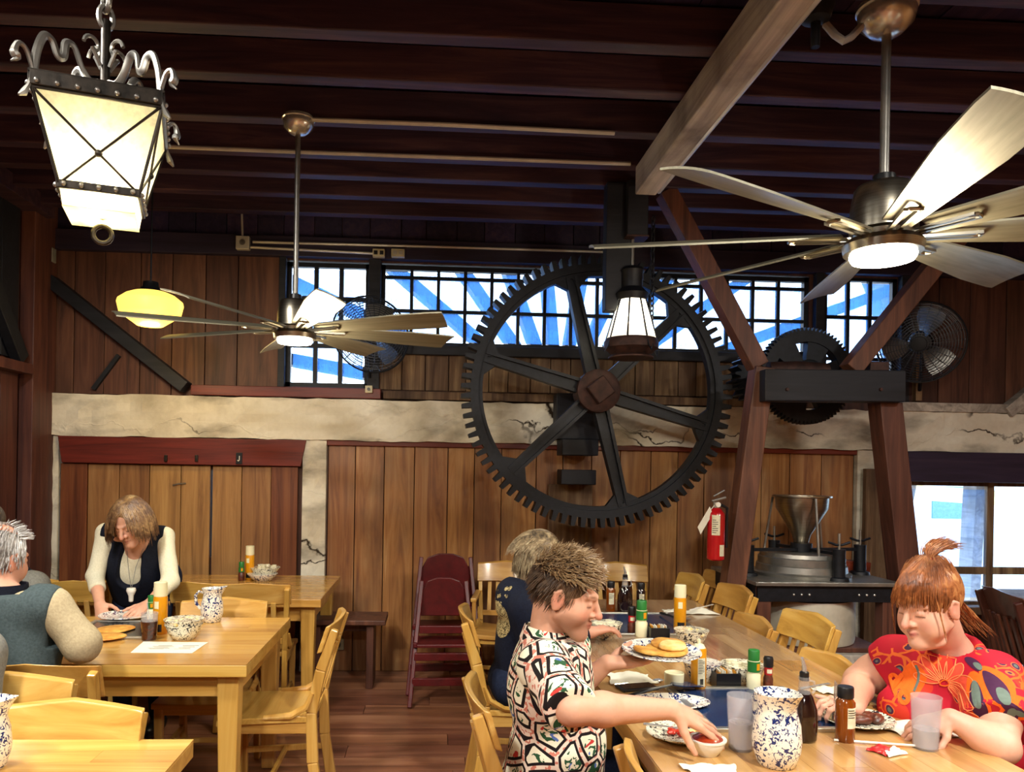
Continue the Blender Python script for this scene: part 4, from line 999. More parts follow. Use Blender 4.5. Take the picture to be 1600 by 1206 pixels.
MB().lathe([(.045, hz+.05), (.055, hz+.09), (.06, hz+.11), (.165, hz+.29), (.17, hz+.36), (.19, hz+.365), (.19, hz+.375), (.162, hz+.372), (.155, hz+.29), (.05, hz+.11), (.045, hz+.05)], 32).build('hopper', M['steel'], g, True)
for a in (30, 150, 270): MB().bar((.185*math.cos(R_(a)), .185*math.sin(R_(a)), hz+.36), (.24*math.cos(R_(a)), .24*math.sin(R_(a)), hz-.03), .012, .012, up=(0, 1, 0)).build('hopper_rod', M['steel_d'], g)
for (x_, y_) in ((-.40, -.08), (.10, -.30), (.42, .02), (-.05, .30)):
    MB().lathe([(0, zt_), (.065, zt_), (.06, zt_+.02), (.04, zt_+.025), (.038, zt_+.18), (.04, zt_+.2), (0, zt_+.2)], 16, c=(x_, y_, 0)).build('screw_post', M['iron'], g, True)
    MB().tube([(x_-.07, y_, zt_+.245), (x_-.02, y_, zt_+.228), (x_+.02, y_, zt_+.228), (x_+.07, y_, zt_+.245)], .008, 8).build('wing_handle', M['iron'], g, True)
    MB().tube([(x_, y_, zt_+.19), (x_, y_, zt_+.30)], .009, 8).build('screw', M['steel_d'], g, True)
MB().bar((-.40, -.08, zt_+.17), (.42, .02, zt_+.17), .03, .02).build('cross_arm', M['iron'], g)
MB().bar((.10, -.30, zt_+.17), (-.05, .30, zt_+.17), .03, .02).build('cross_arm', M['iron'], g)
MB().bar((.10, .10, zt_+.06), (.52, .12, zt_+.03), .12, .09).build('meal_spout', M['redwood'], g, bevel=.006)
# ================================================================== THINGS ON THE TABLES
def L(prof, n=24, **k): return MB().lathe(prof, n, **k)
def arcs(r, z0, z1, a0, a1, mat, name, par):
    mb = MB(); A0, A1 = R_(a0), R_(a1)
    mb.sheet(lambda u, v: ((r*math.cos(A0+(A1-A0)*u), r*math.sin(A0+(A1-A0)*u), z0+(z1-z0)*v), (math.cos(A0+(A1-A0)*u), math.sin(A0+(A1-A0)*u), 0)), 10, 1, .0006)
    return mb.build(name, M[mat], par, True)
def lines(r, z0, z1, n, a0, a1, par, mat='black', seed=1):
    rr = random.Random(seed)
    for k in range(n):
        z = z1-(z1-z0)*(k+.5)/n; e = a0+(a1-a0)*rr.uniform(.55, 1); arcs(r+.0007, z-.0011, z+.0011, a0+3, e, mat, 'print_line', par)
SC = lambda prof, s: [(r*s, z*s) for r, z in prof]
def can(px, py, label, h=.25, cap=True, z=TZ):
    t = thing('oil_can', label, 'can', T(px, py), 0, 'yellow cooking oil cans'); s = h/.25
    L([(0, 0), (.030, 0), (.033, .004), (.033, .175), (.030, .185), (0, .187)]).build('body', M['yellow'], t, True)
    if cap:
        L([(0, .182), (.031, .182), (.032, .19), (.031, .248), (.028, .25), (0, .25)]).build('cap', M['cream'], t, True)
        arcs(.0336, .125, .16, 235, 275, 'cream', 'emblem', t); arcs(.0336, .015, .05, 230, 300, 'black', 'label', t)
    else:
        L([(0, .185), (.028, .185), (.020, .20), (.012, .203), (0, .204)]).build('shoulder', M['cream'], t, True)
        L([(0, .2), (.008, .2), (.008, .222), (0, .224)], 14).build('nozzle', M['cream'], t, True)
        lb = arcs(.0336, .02, .145, 245, 305, 'label', 'label', t); lines(.0336, .075, .14, 9, 247, 303, lb)
        for k in range(11): arcs(.0345, .03, .055, 262+k*2.4, 263.2+k*2.4+(k % 3)*.4, 'black', 'barcode_bar', lb)
    t.scale = (s, s, s); return t
def shaker(px, py, label, h=.135, body='cream'):
    t = thing('spice_shaker', label, 'shaker', T(px, py), 0, 'green-capped shakers'); s = h/.135
    L([(0, 0), (.021, 0), (.0225, .004), (.0225, .052), (.018, .058), (.018, .06), (.0205, .062), (.0205, .1), (0, .1)]).build('jar', M[body], t, True)
    arcs(.0209, .063, .098, 180, 360, 'green', 'label', t); arcs(.0214, .07, .092, 275, 310, 'yellow', 'label_panel', t)
    L([(0, .1), (.0185, .1), (.0185, .132), (.017, .135), (0, .135)]).build('cap', M['green'], t, True)
    t.scale = (s, s, s); return t
def pepper(px, py, label, h=.125):
    t = thing('pepper_grinder', label, 'grinder', T(px, py), 0, 'small pepper grinders'); s = h/.125
    L([(0, 0), (.018, 0), (.019, .004), (.019, .04), (.015, .05), (.015, .055), (0, .056)]).build('jar', M['meat'], t, True)
    L([(0, .055), (.016, .055), (.0165, .085), (0, .086)]).build('label', M['red'], t, True)
    arcs(.0172, .062, .078, 230, 300, 'label', 'print', t)
    L([(0, .085), (.018, .085), (.019, .09), (.019, .118), (.016, .125), (0, .125)]).build('cap', M['black'], t, True)
    t.scale = (s, s, s); return t
def bottle(px, py, label, h=.17, r=.026, fill='amber', cap='black', lab=(235, 300)):
    t = thing('sauce_bottle', label, 'bottle', T(px, py)); k = h
    L([(0, 0), (r*.95, 0), (r, .004), (r, k*.72), (r*.75, k*.78), (r*.7, k*.8), (0, k*.8)]).build('bottle', M[fill], t, True)
    L([(0, k*.8), (r*.82, k*.8), (r*.84, k*.82), (r*.84, k*.98), (r*.78, k), (0, k)]).build('cap', M[cap], t, True)
    lb = arcs(r+.0006, k*.27, k*.64, lab[0], lab[1], 'label', 'label', t); lines(r+.0006, k*.45, k*.62, 4, lab[0], lab[1], lb)
    return t
def flask(px, py, label, h=.24):
    t = thing('syrup_flask', label, 'flask', T(px, py)); s = h/.24
    L([(0, 0), (.034, 0), (.040, .006), (.043, .06), (.040, .10), (.028, .135), (.018, .15), (0, .15)], sx_=1.0, sy=.9).build('syrup', M['syrup'], t, True)
    L([(.0195, .145), (.017, .16), (.0155, .185), (.018, .19), (.018, .196), (0, .196)], 20).build('neck', M['clear'], t, True)
    L([(0, .185), (.014, .185), (.014, .21), (.010, .213), (0, .213)], 14).build('stopper', M['black'], t, True)
    MB().tube([(0, 0, .205), (0, 0, .225), (-.004, 0, .24), (-.008, 0, .255)], [.008, .007, .0055, .004], 10).build('pour_spout', M['chrome'], t, True)
    MB().tube([(.016, 0, .185), (.032, 0, .18), (.036, 0, .155), (.026, 0, .145)], .004, 6).build('handle', M['clear'], t, True)
    t.scale = (s, s, s); return t
def heap(name, r, z, n, size, mat, par, seed=1, flat=.6):
    rr = random.Random(seed); mb = MB()
    for k in range(n):
        a = rr.uniform(0, 2*PI); q = r*math.sqrt(rr.random()); s = size*rr.uniform(.7, 1.2)
        Rm = Matrix.Rotation(rr.uniform(0, 3), 3, 'Z') @ Matrix.Rotation(rr.uniform(-.6, .6), 3, 'X')
        mb.ball((q*math.cos(a), q*math.sin(a), z+rr.uniform(0, size*.9)*(1-q/r*.6)), s, 8, 5, (1.2, .8, flat), Rm)
    o = mb.build(name, M[mat], par, True); o['kind'] = 'stuff'; return o
def bowl(px, py, label, r=.075, h=.07, mat='splat_k', fill=None, z0=0.0, seed=1, group='speckled enamel bowls', loc=None):
    t = thing('bowl', label, 'bowl', loc if loc is not None else T(px, py)+Vector((0, 0, z0)), seed*.7, group)
    L([(0, 0), (r*.55, 0), (r*.6, .004), (r*.85, h*.5), (r, h-.003), (r, h), (r*.96, h), (r*.8, h*.5), (r*.55, .012), (0, .010)], 32).build('bowl', M[mat], t, True)
    L([(r*.965, h+.0005), (r*1.03, h+.001), (r*1.03, h-.003), (r*.965, h-.003)], 32).build('rim', M[mat], t, True)
    if fill == 'creamer':
        rr = random.Random(seed)
        for k in range(16):
            a = rr.uniform(0, 6.28); q = r*.75*math.sqrt(rr.random())
            L([(0, 0), (.012, 0), (.016, .018), (0, .018)], 12).build('creamer_tub', M['creamer'], t, True, loc=(q*math.cos(a), q*math.sin(a), h*.62+rr.uniform(0, .022)*(1-q/r)+.01))
    elif fill: heap('filling', r*.82, h*.80, 30, .016, fill, t, seed)
    return t
def plate(px, py, label, r=.125, mat='splat', z0=0.0, name='plate', sx_=1.0, sy=1.0, rz=0, loc=None):
    t = thing(name, label, 'plate', loc if loc is not None else T(px, py)+Vector((0, 0, z0)), rz)
    L([(0, .002), (r*.62, .002), (r*.66, .006), (r*.98, .018), (r, .020), (r*.99, .023), (r*.95, .021), (r*.66, .010), (0, .008)], 40, sx_=sx_, sy=sy).build('dish', M[mat], t, True)
    return t
def tumbler(px, py, label, h=.155, r=.040, liquid=None, lv=.45):
    t = thing('tumbler', label, 'glass', T(px, py), 0, None)
    L([(0, 0), (r*.80, 0), (r*.82, .003), (r, h), (r*.94, h), (r*.77, .006), (0, .006)], 28).build('cup', M['tumbler'], t, True)
    if liquid:
        r1 = .77*r+(.17*r)*lv
        L([(0, .008), (r*.75, .008), (r1*.985, h*lv), (0, h*lv)] if liquid != 'cola' else [(0, .004), (r*.83, .004), (r*(.82+.18*lv)+.001, h*lv), (0, h*lv)], 24).build('drink', M[liquid], t, True)
        rr = random.Random(4)
        if liquid == 'ice':
            for k in range(9):
                a = rr.uniform(0, 6.28); MB().box((0, 0, 0), (.018, .018, .018), Matrix.Rotation(rr.uniform(0, 2), 3, (1, 1, 0))).build('ice_cube', M['clear'], t, loc=(.016*math.cos(a), .016*math.sin(a), rr.uniform(.02, h*lv)), bevel=.003)
    return t
def pitcher(px, py, label, s=1.0, rz=0.0):
    t = thing('pitcher', label, 'pitcher', T(px, py), rz, 'blue speckled pitchers')
    nb, nu = 18, 28; mb = MB()
    prof = [(.052, 0), (.058, .006), (.072, .05), (.074, .08), (.070, .13), (.060, .165), (.057, .182), (.062, .205), (.070, .225)]
    V = []; Fc = []
    allp = prof+[(r-.004, z) for r, z in reversed(prof[1:])]+[(.05, .006)]
    for (r, z) in allp:
        for k in range(nu):
            a = 2*PI*k/nu; lip = max(0, math.cos(a))**6*max(0, (z-.165)/.06); dz = lip*.012+(.010*(1+math.cos(a+PI))*.0)
            V.append(((r+lip*.030)*math.cos(a), (r)*math.sin(a), z+dz))
    m_ = len(allp)
    for i in range(m_-1):
        for k in range(nu): Fc.append((i*nu+k, i*nu+(k+1) % nu, (i+1)*nu+(k+1) % nu, (i+1)*nu+k))
    Fc.append(tuple(range(nu-1, -1, -1))); Fc.append(tuple((m_-1)*nu+k for k in range(nu)))
    mb.add(V, Fc); mb.build('body', M['splat'], t, True)
    MB().tube([(-.052, 0, .195), (-.085, 0, .205), (-.105, 0, .18), (-.102, 0, .13), (-.075, 0, .09)], [.007, .008, .008, .008, .007], 10, flat=1.4).build('handle', M['splat'], t, True)
    t.scale = (s, s, s); return t
def quad(name, pts, label, cat, mat, th=.0012, z0=.001, wav=0.0, seed=1, n=6):
    P = [T(*p) for p in pts]; c = sum(P, Vector())/4; rr = random.Random(seed); ph = [rr.uniform(0, 6) for _ in range(4)]
    def fn(u, v):
        p = (P[0].lerp(P[1], u)).lerp(P[3].lerp(P[2], u), v)-c; p.z = z0+th+wav*(1+math.sin(7*u+ph[0])*math.cos(6*v+ph[1])+.6*math.sin(13*u+9*v+ph[2])); return p, (0, 0, 1)
    return tag(MB().sheet(fn, n, n, th).build(name, M[mat], None, wav > 0, loc=c), label, cat)
def napkin(px, py, label, w_, d_, hgt=.03, seed=1, mat='paper', rz=0.0, name='napkin', z0=0.0):
    rr = random.Random(seed); ph = [rr.uniform(0, 6) for _ in range(8)]; c = T(px, py)
    def fn(u, v):
        x = (u-.5)*w_*(1+.12*math.sin(5*v+ph[0])); y = (v-.5)*d_*(1+.15*math.sin(4*u+ph[1])); e = math.sin(PI*u)*math.sin(PI*v)
        z = .004+z0+hgt*e*(.55+.45*math.sin(6*u+ph[2]+3*v))+.006*abs(math.sin(9*u+ph[3])*math.sin(7*v+ph[4])); return (x, y, z), (0, 0, 1)
    o = tag(MB().sheet(fn, 16, 14, .0015).build(name, M[mat], None, True, loc=c), label, 'napkin'); o.rotation_euler = (0, 0, rz); return o
def cutlery(a, b, label, kind='spoon', mat='chrome', z0=.003):
    A, B = T(*a), T(*b); t = thing(kind, label, 'cutlery', A); d = B-A; ln = d.length; e = d.normalized(); s_ = Vector((-e.y, e.x, 0)); z = Vector((0, 0, z0+.003))
    MB().tube([z, e*ln*.4+z, e*ln*.72+z], [.005, .0035, .003], 6, flat=.5).build('handle', M[mat], t, True)
    if kind == 'fork':
        for k in (-1, 0, 1): MB().tube([e*ln*.7+z, e*ln*.78+s_*k*.006+z, e*ln+s_*k*.007+z], .0014, 5).build('tine', M[mat], t, True)
    elif kind == 'knife':
        MB().bar(e*ln*.6+z, e*ln+z, .014, .002).build('blade', M[mat], t)
    else: MB().ball((0, 0, 0), .016, 12, 6, (1.5, 1, .35), Matrix.Rotation(math.atan2(e.y, e.x), 3, 'Z')).build('bowl', M[mat], t, True, loc=e*ln*.88+z)
    return t
def turner(handle0, neck, blade, label, hw=.04, zt=(.02, .012, .010), mat='griddle'):
    A, B, C_ = T(*handle0), T(*neck), T(*blade); t = thing('spatula', label, 'spatula', A)
    z = lambda h: Vector((0, 0, h)); a = z(zt[0]); b = B-A+z(zt[1]+.02); c = C_-A+z(zt[2])
    MB().tube([a, (a+b)/2+z(.004), b], [.008, .007, .004], 8, flat=.6).build('handle', M['black'], t, True)
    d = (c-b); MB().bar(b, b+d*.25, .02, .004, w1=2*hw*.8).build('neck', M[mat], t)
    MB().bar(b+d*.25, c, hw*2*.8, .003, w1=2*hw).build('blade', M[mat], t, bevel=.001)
    return t
def caddy(px, py, label, w_=.085, seed=1, rz=0):
    t = thing('packet_caddy', label, 'caddy', T(px, py), rz, 'black packet caddies'); mb = MB()
    d_, h = .055, .055
    mb.box((0, 0, .002), (w_, d_, .004))
    for sy in (-1, 1): mb.box((0, sy*d_/2, h/2), (w_+.004, .004, h))
    for sx_ in (-1, 1): mb.box((sx_*w_/2, 0, h/2), (.004, d_, h))
    mb.build('tray', M['black'], t, bevel=.001); rr = random.Random(seed)
    for k in range(10): MB().box((0, 0, 0), (.003, .04, .05), Matrix.Rotation(rr.uniform(-.25, .25), 3, 'Y') @ Matrix.Rotation(rr.uniform(-.12, .12), 3, 'X')).build('packet', M['paper' if k % 4 else 'yellow'], t, loc=(-w_/2+.01+k*(w_-.02)/9, 0, .036+rr.uniform(0, .008)))
    return t
def pancake(c, r, label, seed=1, mat='pancake', h=.010, name='pancake'):
    rr = random.Random(seed); ph = rr.uniform(0, 6); mb = MB(); V = []; n = 24
    prof = [(0, 0), (.9, 0), (1, .35), (.98, .75), (.9, 1), (0, 1.05)]
    mb.lathe([(q*r, z*h) for q, z in prof], n)
    mb.v = [(x*(1+.07*math.sin(2*math.atan2(y, x)+ph)+.04*math.sin(5*math.atan2(y, x)+ph)), y*(1+.05*math.sin(3*math.atan2(y, x)+ph)), z) for x, y, z in mb.v]
    return tag(mb.build(name, M[mat], None, True, loc=c), label, 'food')

# --- pancake table
G3Z = TZ+.009
def TG(px, py): return AZ(px, py, G3Z)
pancake(TG(168, 996), .075, 'tan pancake on the black griddle, nearer to the man in the vest', 1)
pancake(TG(180, 984), .085, 'tan pancake on the black griddle, nearer to the standing woman', 2)
quad('menu_sheet', [(204, 1020), (300, 1021), (325, 1004), (224, 1003)], 'white printed menu sheet lying at the front edge of the pancake table', 'menu', 'paper')
mo = bpy.context.scene.objects.get('menu_sheet')
for k in range(5):
    MB().box((-.04+.004*k, -.035+.016*k, .0026), (.06+.03*(k % 2), .004, .0006)).build('print_line', M['string'], mo)
    MB().box((.07+.004*k, -.035+.016*k, .0026), (.07-.02*(k % 2), .004, .0006)).build('print_line', M['string'], mo)
t = tumbler(233, 1000, 'plastic glass of cola with ice and a straw on the pancake table', .125, .038, 'cola', .70)
bpy.data.objects[[c.name for c in t.children if c.name.startswith('cup')][0]].data = (lambda m_: (m_.materials.clear(), m_.materials.append(M['clear']), m_)[2])([c for c in t.children if c.name.startswith('cup')][0].data)
MB().tube([(.008, 0, .04), (-.012, .002, .17)], .003, 8).build('straw', M['tumbler'], t, True)
can(250, 990, 'yellow oil can with cream cap beside the glass of cola', .245)
shaker(236, 968, 'green-capped shaker mostly hidden behind the cola glass', .125)
bowl(287, 998, 'lower speckled bowl of the stack right of the cola glass', .082, .07, 'splat_k', None, 0, 1)
bowl(287, 998, 'upper speckled bowl with yellow packets, stacked on another beside the cola', .086, .066, 'splat_k', 'mixfood', .026, 2)
pitcher(331, 971, 'small blue speckled pitcher at the back edge of the pancake table', .76, R_(18))
plate(196, 966, 'blue rimmed white plate in front of the standing woman', .13, 'splat')
# --- table against the shutters
can(390, 905, 'yellow oil can with cream cap on the table by the shutters', .235)
shaker(377, 907, 'green-capped shaker on the table by the shutters', .13, 'meat')
bowl(410, 907, 'lower speckled bowl of the pair on the table by the shutters', .10, .05, 'splat', None, 0, 3)
bowl(414, 905, 'upper speckled bowl of the pair on the table by the shutters', .10, .055, 'splat_k', 'creamer', .03, 4)
pitcher(-22, 1200, 'blue speckled pitcher cut off by the left edge, on the nearest table', .8, R_(0))
# --- long table, far half
bottle(954, 956, 'small brown sauce bottle left of the far syrup flask', .175, .026, 'amber')
flask(976, 957, 'dark round syrup flask standing beyond the far griddle', .245)
bottle(1001, 957, 'labelled sauce bottle just right of the far syrup flask', .17, .026, 'syrup')
pepper(987, 990, 'black pepper grinder beside the far green-capped shaker', .135)
shaker(1002, 994, 'green-capped shaker in front of the far griddle', .175)
caddy(1029, 997, 'black packet caddy at the front edge of the far griddle', .088, 1)
bowl(947, 997, 'speckled bowl full of creamers, by the face of the man in floral shirt', .075, .075, 'splat_k', 'creamer', 0, 5)
can(1062, 985, 'yellow oil can with cream cap standing by the far griddle', .232)
bowl(1080, 1007, 'speckled bowl of packets behind the open yellow can', .078, .07, 'splat_k', 'mixfood', 0, 6)
can(1091, 1077, 'open yellow oil can with printed label and white nozzle', .21, False)
turner((1032, 963), (1062, 978), (1072, 968), 'black spatula leaning over the far griddle', .03)
napkin(1090, 958, 'crumpled white napkin at the far right of the long table', .20, .10, .03, 3)
cutlery((1078, 962), (1114, 953), 'white plastic knife on the far napkin', 'knife', 'white', .03)
napkin(1050, 956, 'small white napkin left of the far capped can', .10, .06, .02, 8)
# --- long table, near half
bowl(1096, 1062, 'blue speckled bowl behind the open yellow can', .072, .07, 'splat', None, 0, 7)
L_ = tag(MB().lathe([(0, 0), (.032, 0), (.034, .004), (.036, .062), (.034, .064), (.030, .058), (0, .056)], 24).build('paper_cup', M['cream'], None, True, loc=T(1053, 1077)), 'short cream cup beside the phone', 'cup')
napkin(985, 1062, 'white napkin behind the phone', .17, .14, .025, 4)
cutlery((960, 1072), (1037, 1064), 'spoon on the napkin behind the phone', 'spoon')
P0 = T(995, 1076); ph = thing('phone', 'black phone lying face up on the long table', 'phone', P0, R_(14))
MB().box((0, 0, .006), (.145, .074, .010)).build('body', M['black'], ph, bevel=.003); MB().box((0, 0, .0115), (.132, .064, .001)).build('screen', M['black_gloss'], ph)
turner((972, 1096), (1050, 1087), (1086, 1078), 'long spatula with shiny black blade in front of the cream cup', .038, (.012, .02, .022))
caddy(1134, 1072, 'black packet caddy behind the near griddle', .09, 2)
bowl(1160, 1066, 'speckled bowl heaped with cream, behind the near shaker', .082, .07, 'splat_k', 'creamer', 0, 8)
shaker(1177, 1078, 'green-capped shaker nearest the tall pitcher', .15)
pepper(1200, 1075, 'black pepper grinder with red label by the near shaker', .118)
plate(1046, 1104, 'oval blue speckled plate under the arm of the man in floral shirt', .14, 'splat', 0, 'plate', 1.0, .62)
cutlery((1250, 1078), (1296, 1070), 'steel knife and rest behind the near syrup flask', 'knife')
napkin(1296, 1081, 'crumpled napkin under the fork by the red-haired woman', .10, .08, .02, 5)
pl = plate(1064, 1153, 'speckled plate with red berries below the hand', .105, 'splat_k')
heap('berries', .035, .016, 18, .010, 'berry', pl, 2); heap('egg_scraps', .03, .014, 8, .010, 'egg', pl, 5).location = (.045, -.01, 0)
cutlery((1005, 1143), (1062, 1150), 'fork resting on the speckled plate of berries', 'fork', 'chrome', .022)
b_ = bowl(1105, 1178, 'small white bowl of red-brown sauce under the fingers', .052, .045, 'white', None, 0, 9, None)
L([(0, .03), (.044, .034), (.043, .046), (.026, .056), (0, .058)], 24).build('sauce', M['salsa'], b_, True)
tumbler(1157, 1170, 'clear plastic tumbler of water left of the tall pitcher', .158, .041, 'ice', .5)
pitcher(1213, 1194, 'tall blue speckled pitcher at the front of the long table', .89, R_(-75))
flask(1255, 1156, 'dark syrup flask right of the tall pitcher', .235)
bottle(1320, 1157, 'amber syrup bottle with dark blue cap in front of the meat plate', .165, .028, 'amber', 'black', (255, 325))
pl = plate(1338, 1130, 'speckled plate of browned sausages before the red-haired woman', .115, 'splat_k')
for k, (x, y) in enumerate(((.0, -.03), (.03, .0), (.055, -.02), (.01, .03))):
    MB().ball((0, 0, 0), .03, 14, 8, (1.25, .8, .55), Matrix.Rotation(.5*k, 3, 'Z')).build('sausage', M['meat'], pl, True, loc=(x, y, .022))
MB().ball((0, 0, 0), .03, 12, 6, (1.2, 1, .3)).build('egg', M['egg'], pl, True, loc=(-.055, .0, .016))
napkin(1436, 1140, 'white napkin beside the iced tumbler, under the left hand of the red-haired woman', .22, .13, .02, 6)
tumbler(1446, 1169, 'frosted plastic tumbler with ice water in front of the red-haired woman', .155, .042, 'ice', .38)
napkin(1378, 1174, 'torn red and white sugar packet at the front of the long table', .07, .05, .015, 7, 'red', .6, 'sugar_packet')
napkin(1394, 1178, 'torn white paper scrap beside the red packet', .075, .04, .02, 9, 'paper', .3, 'paper_scrap')
tag(MB().tube([T(1303, 1158)+Vector((0, 0, .004)), T(1430, 1169)+Vector((0, 0, .008))], .0035, 8).build('straw', M['white'], None, True), 'white straw lying beside the torn sugar packet', 'straw')
napkin(1112, 1206, 'folded napkin at the bottom edge, below the sauce bowl', .14, .08, .015, 10)
# ================================================================== PEOPLE
class Sdf:
    """implicit body: rounded cones and ellipsoids blended smoothly, meshed as one continuous surface"""
    def __init__(s, h): s.h = h; s.p = []
    def rc(s, a, b, ra, rb, k=.02): s.p.append(('c', Vector(a), Vector(b), ra, rb, k)); return s
    def chain(s, pts, rr, k=.02):
        for i in range(len(pts)-1): s.rc(pts[i], pts[i+1], rr[i], rr[i+1], k)
        return s
    def el(s, c, r, Rm=None, k=.02): s.p.append(('e', Vector(c), Vector(r), np.array(Rm if Rm is not None else Matrix.Identity(3)), None, k)); return s
    def cut(s, pt, nrm, rad): s.p.append(('x', Vector(pt), Vector(nrm).normalized(), rad, None, 0)); return s
    def hole(s, a, b, ra, rb, k=.01): s.p.append(('h', Vector(a), Vector(b), ra, rb, k)); return s
    def ext(s, q):
        if q[0] in 'ch': m_ = max(q[3], q[4]); P = (q[1], q[2])
        elif q[0] == 'e': m_ = max(q[2]); P = (q[1],)
        else: m_ = q[3]; P = (q[1],)
        m_ += q[5]*1.0+2*s.h
        return np.array([min(p[i] for p in P)-m_ for i in range(3)]), np.array([max(p[i] for p in P)+m_ for i in range(3)])
    def mesh(s, name, mat, loc, noise=None, smooth_it=2):
        h = s.h; E = [s.ext(q) for q in s.p if q[0] in 'ce']
        lo = np.min([e[0] for e in E], 0)-2*h; hi = np.max([e[1] for e in E], 0)+2*h
        n = np.ceil((hi-lo)/h).astype(int)+1; f = np.full(n, .2, np.float32)
        ax = [lo[i]+h*np.arange(n[i]) for i in range(3)]
        for q in s.p:
            a, b = s.ext(q); i0 = np.clip(np.floor((a-lo)/h).astype(int), 0, n-1); i1 = np.clip(np.ceil((b-lo)/h).astype(int)+1, 1, n)
            sl = tuple(slice(i0[i], i1[i]) for i in range(3)); X, Y, Z = np.ix_(*[ax[i][sl[i]].astype(np.float32) for i in range(3)])
            g = f[sl]
            if q[0] in 'ch':
                A, B = q[1], q[2]; d = B-A; L2 = max(d.length_squared, 1e-9)
                t = np.clip(((X-A.x)*d.x+(Y-A.y)*d.y+(Z-A.z)*d.z)/L2, 0, 1)
                v = np.sqrt((X-A.x-d.x*t)**2+(Y-A.y-d.y*t)**2+(Z-A.z-d.z*t)**2)-(q[3]+(q[4]-q[3])*t)
            elif q[0] == 'e':
                c, r, Rm = q[1], q[2], q[3]; dx, dy, dz = X-c.x, Y-c.y, Z-c.z
                L_ = [Rm[0][i]*dx+Rm[1][i]*dy+Rm[2][i]*dz for i in range(3)]
                k0 = np.sqrt(sum((L_[i]/r[i])**2 for i in range(3)))+1e-6; k1 = np.sqrt(sum((L_[i]/r[i]**2)**2 for i in range(3)))+1e-6
                v = k0*(k0-1)/k1
            else:
                c, m_ = q[1], q[2]; v = (X-c.x)*m_.x+(Y-c.y)*m_.y+(Z-c.z)*m_.z
                near = (X-c.x)**2+(Y-c.y)**2+(Z-c.z)**2 < q[3]**2
                kk = .010; hh = np.clip(.5-.5*(g-v)/kk, 0, 1); f[sl] = np.where(near, g*(1-hh)+v*hh+kk*hh*(1-hh), g); continue
            k = q[5]
            if q[0] == 'h': hh = np.clip(.5-.5*(g+v)/k, 0, 1); f[sl] = g*(1-hh)-v*hh+k*hh*(1-hh); continue
            hh = np.clip(.5+.5*(g-v)/k, 0, 1); f[sl] = g*(1-hh)+v*hh-k*hh*(1-hh)
        V, Q = nets(f, lo, h)
        if noise is not None: V = noise(V)
        me = bpy.data.meshes.new(name); V2 = V-np.array(loc); me.from_pydata(V2.tolist(), [], Q.tolist()); me.update()
        me.materials.append(mat); me.polygons.foreach_set('use_smooth', [True]*len(me.polygons))
        return me, V
def nets(f, lo, h):
    s = f < 0; n = np.array(f.shape)
    c = np.zeros(n-1, np.int8)
    for i in (0, 1):
        for j in (0, 1):
            for k in (0, 1): c += s[i:n[0]-1+i, j:n[1]-1+j, k:n[2]-1+k]
    act = np.argwhere((c > 0) & (c < 8)); idx = np.full(n-1, -1, np.int64); idx[tuple(act.T)] = np.arange(len(act))
    P = np.zeros((len(act), 3)); W = np.zeros(len(act)); cor = [(i, j, k) for i in (0, 1) for j in (0, 1) for k in (0, 1)]
    val = {q: f[act[:, 0]+q[0], act[:, 1]+q[1], act[:, 2]+q[2]] for q in cor}
    for a in cor:
        for d in range(3):
            if a[d] == 0:
                b = tuple(1 if i == d else a[i] for i in range(3)); va, vb = val[a], val[b]; m_ = (va < 0) != (vb < 0)
                t = np.where(m_, va/np.where(m_, va-vb, 1), 0)
                for i in range(3): P[:, i] += np.where(m_, a[i]+(t if i == d else 0), 0)
                W += m_
    V = lo+(act+P/W[:, None])*h; Qs = []
    for d in range(3):
        u, v = (d+1) % 3, (d+2) % 3
        A = [slice(None)]*3; B = [slice(None)]*3; A[d] = slice(0, -1); B[d] = slice(1, None)
        ch = s[tuple(A)] != s[tuple(B)]; e = np.argwhere(ch); e = e[(e[:, u] > 0) & (e[:, v] > 0) & (e[:, u] < n[u]-1) & (e[:, v] < n[v]-1)]
        if not len(e): continue
        fl_ = s[tuple(A)][tuple(e.T)]
        def at(du, dv):
            q = e.copy(); q[:, u] -= du; q[:, v] -= dv; return idx[tuple(q.T)]
        q = np.stack([at(1, 1), at(0, 1), at(0, 0), at(1, 0)], 1); q[~fl_] = q[~fl_][:, ::-1]; Qs.append(q)
    return V, np.concatenate(Qs)
def frame(yaw_dir, pitch=0.0, roll=0.0):
    """columns: right, forward, up; pitch > 0 bows the head"""
    y = Vector((yaw_dir[0], yaw_dir[1], 0)).normalized(); z = Vector((0, 0, 1)); x = y.cross(z)
    R0 = Matrix((x, y, z)).transposed()
    return R0 @ Matrix.Rotation(-R_(pitch), 3, 'X') @ Matrix.Rotation(R_(roll), 3, 'Y')
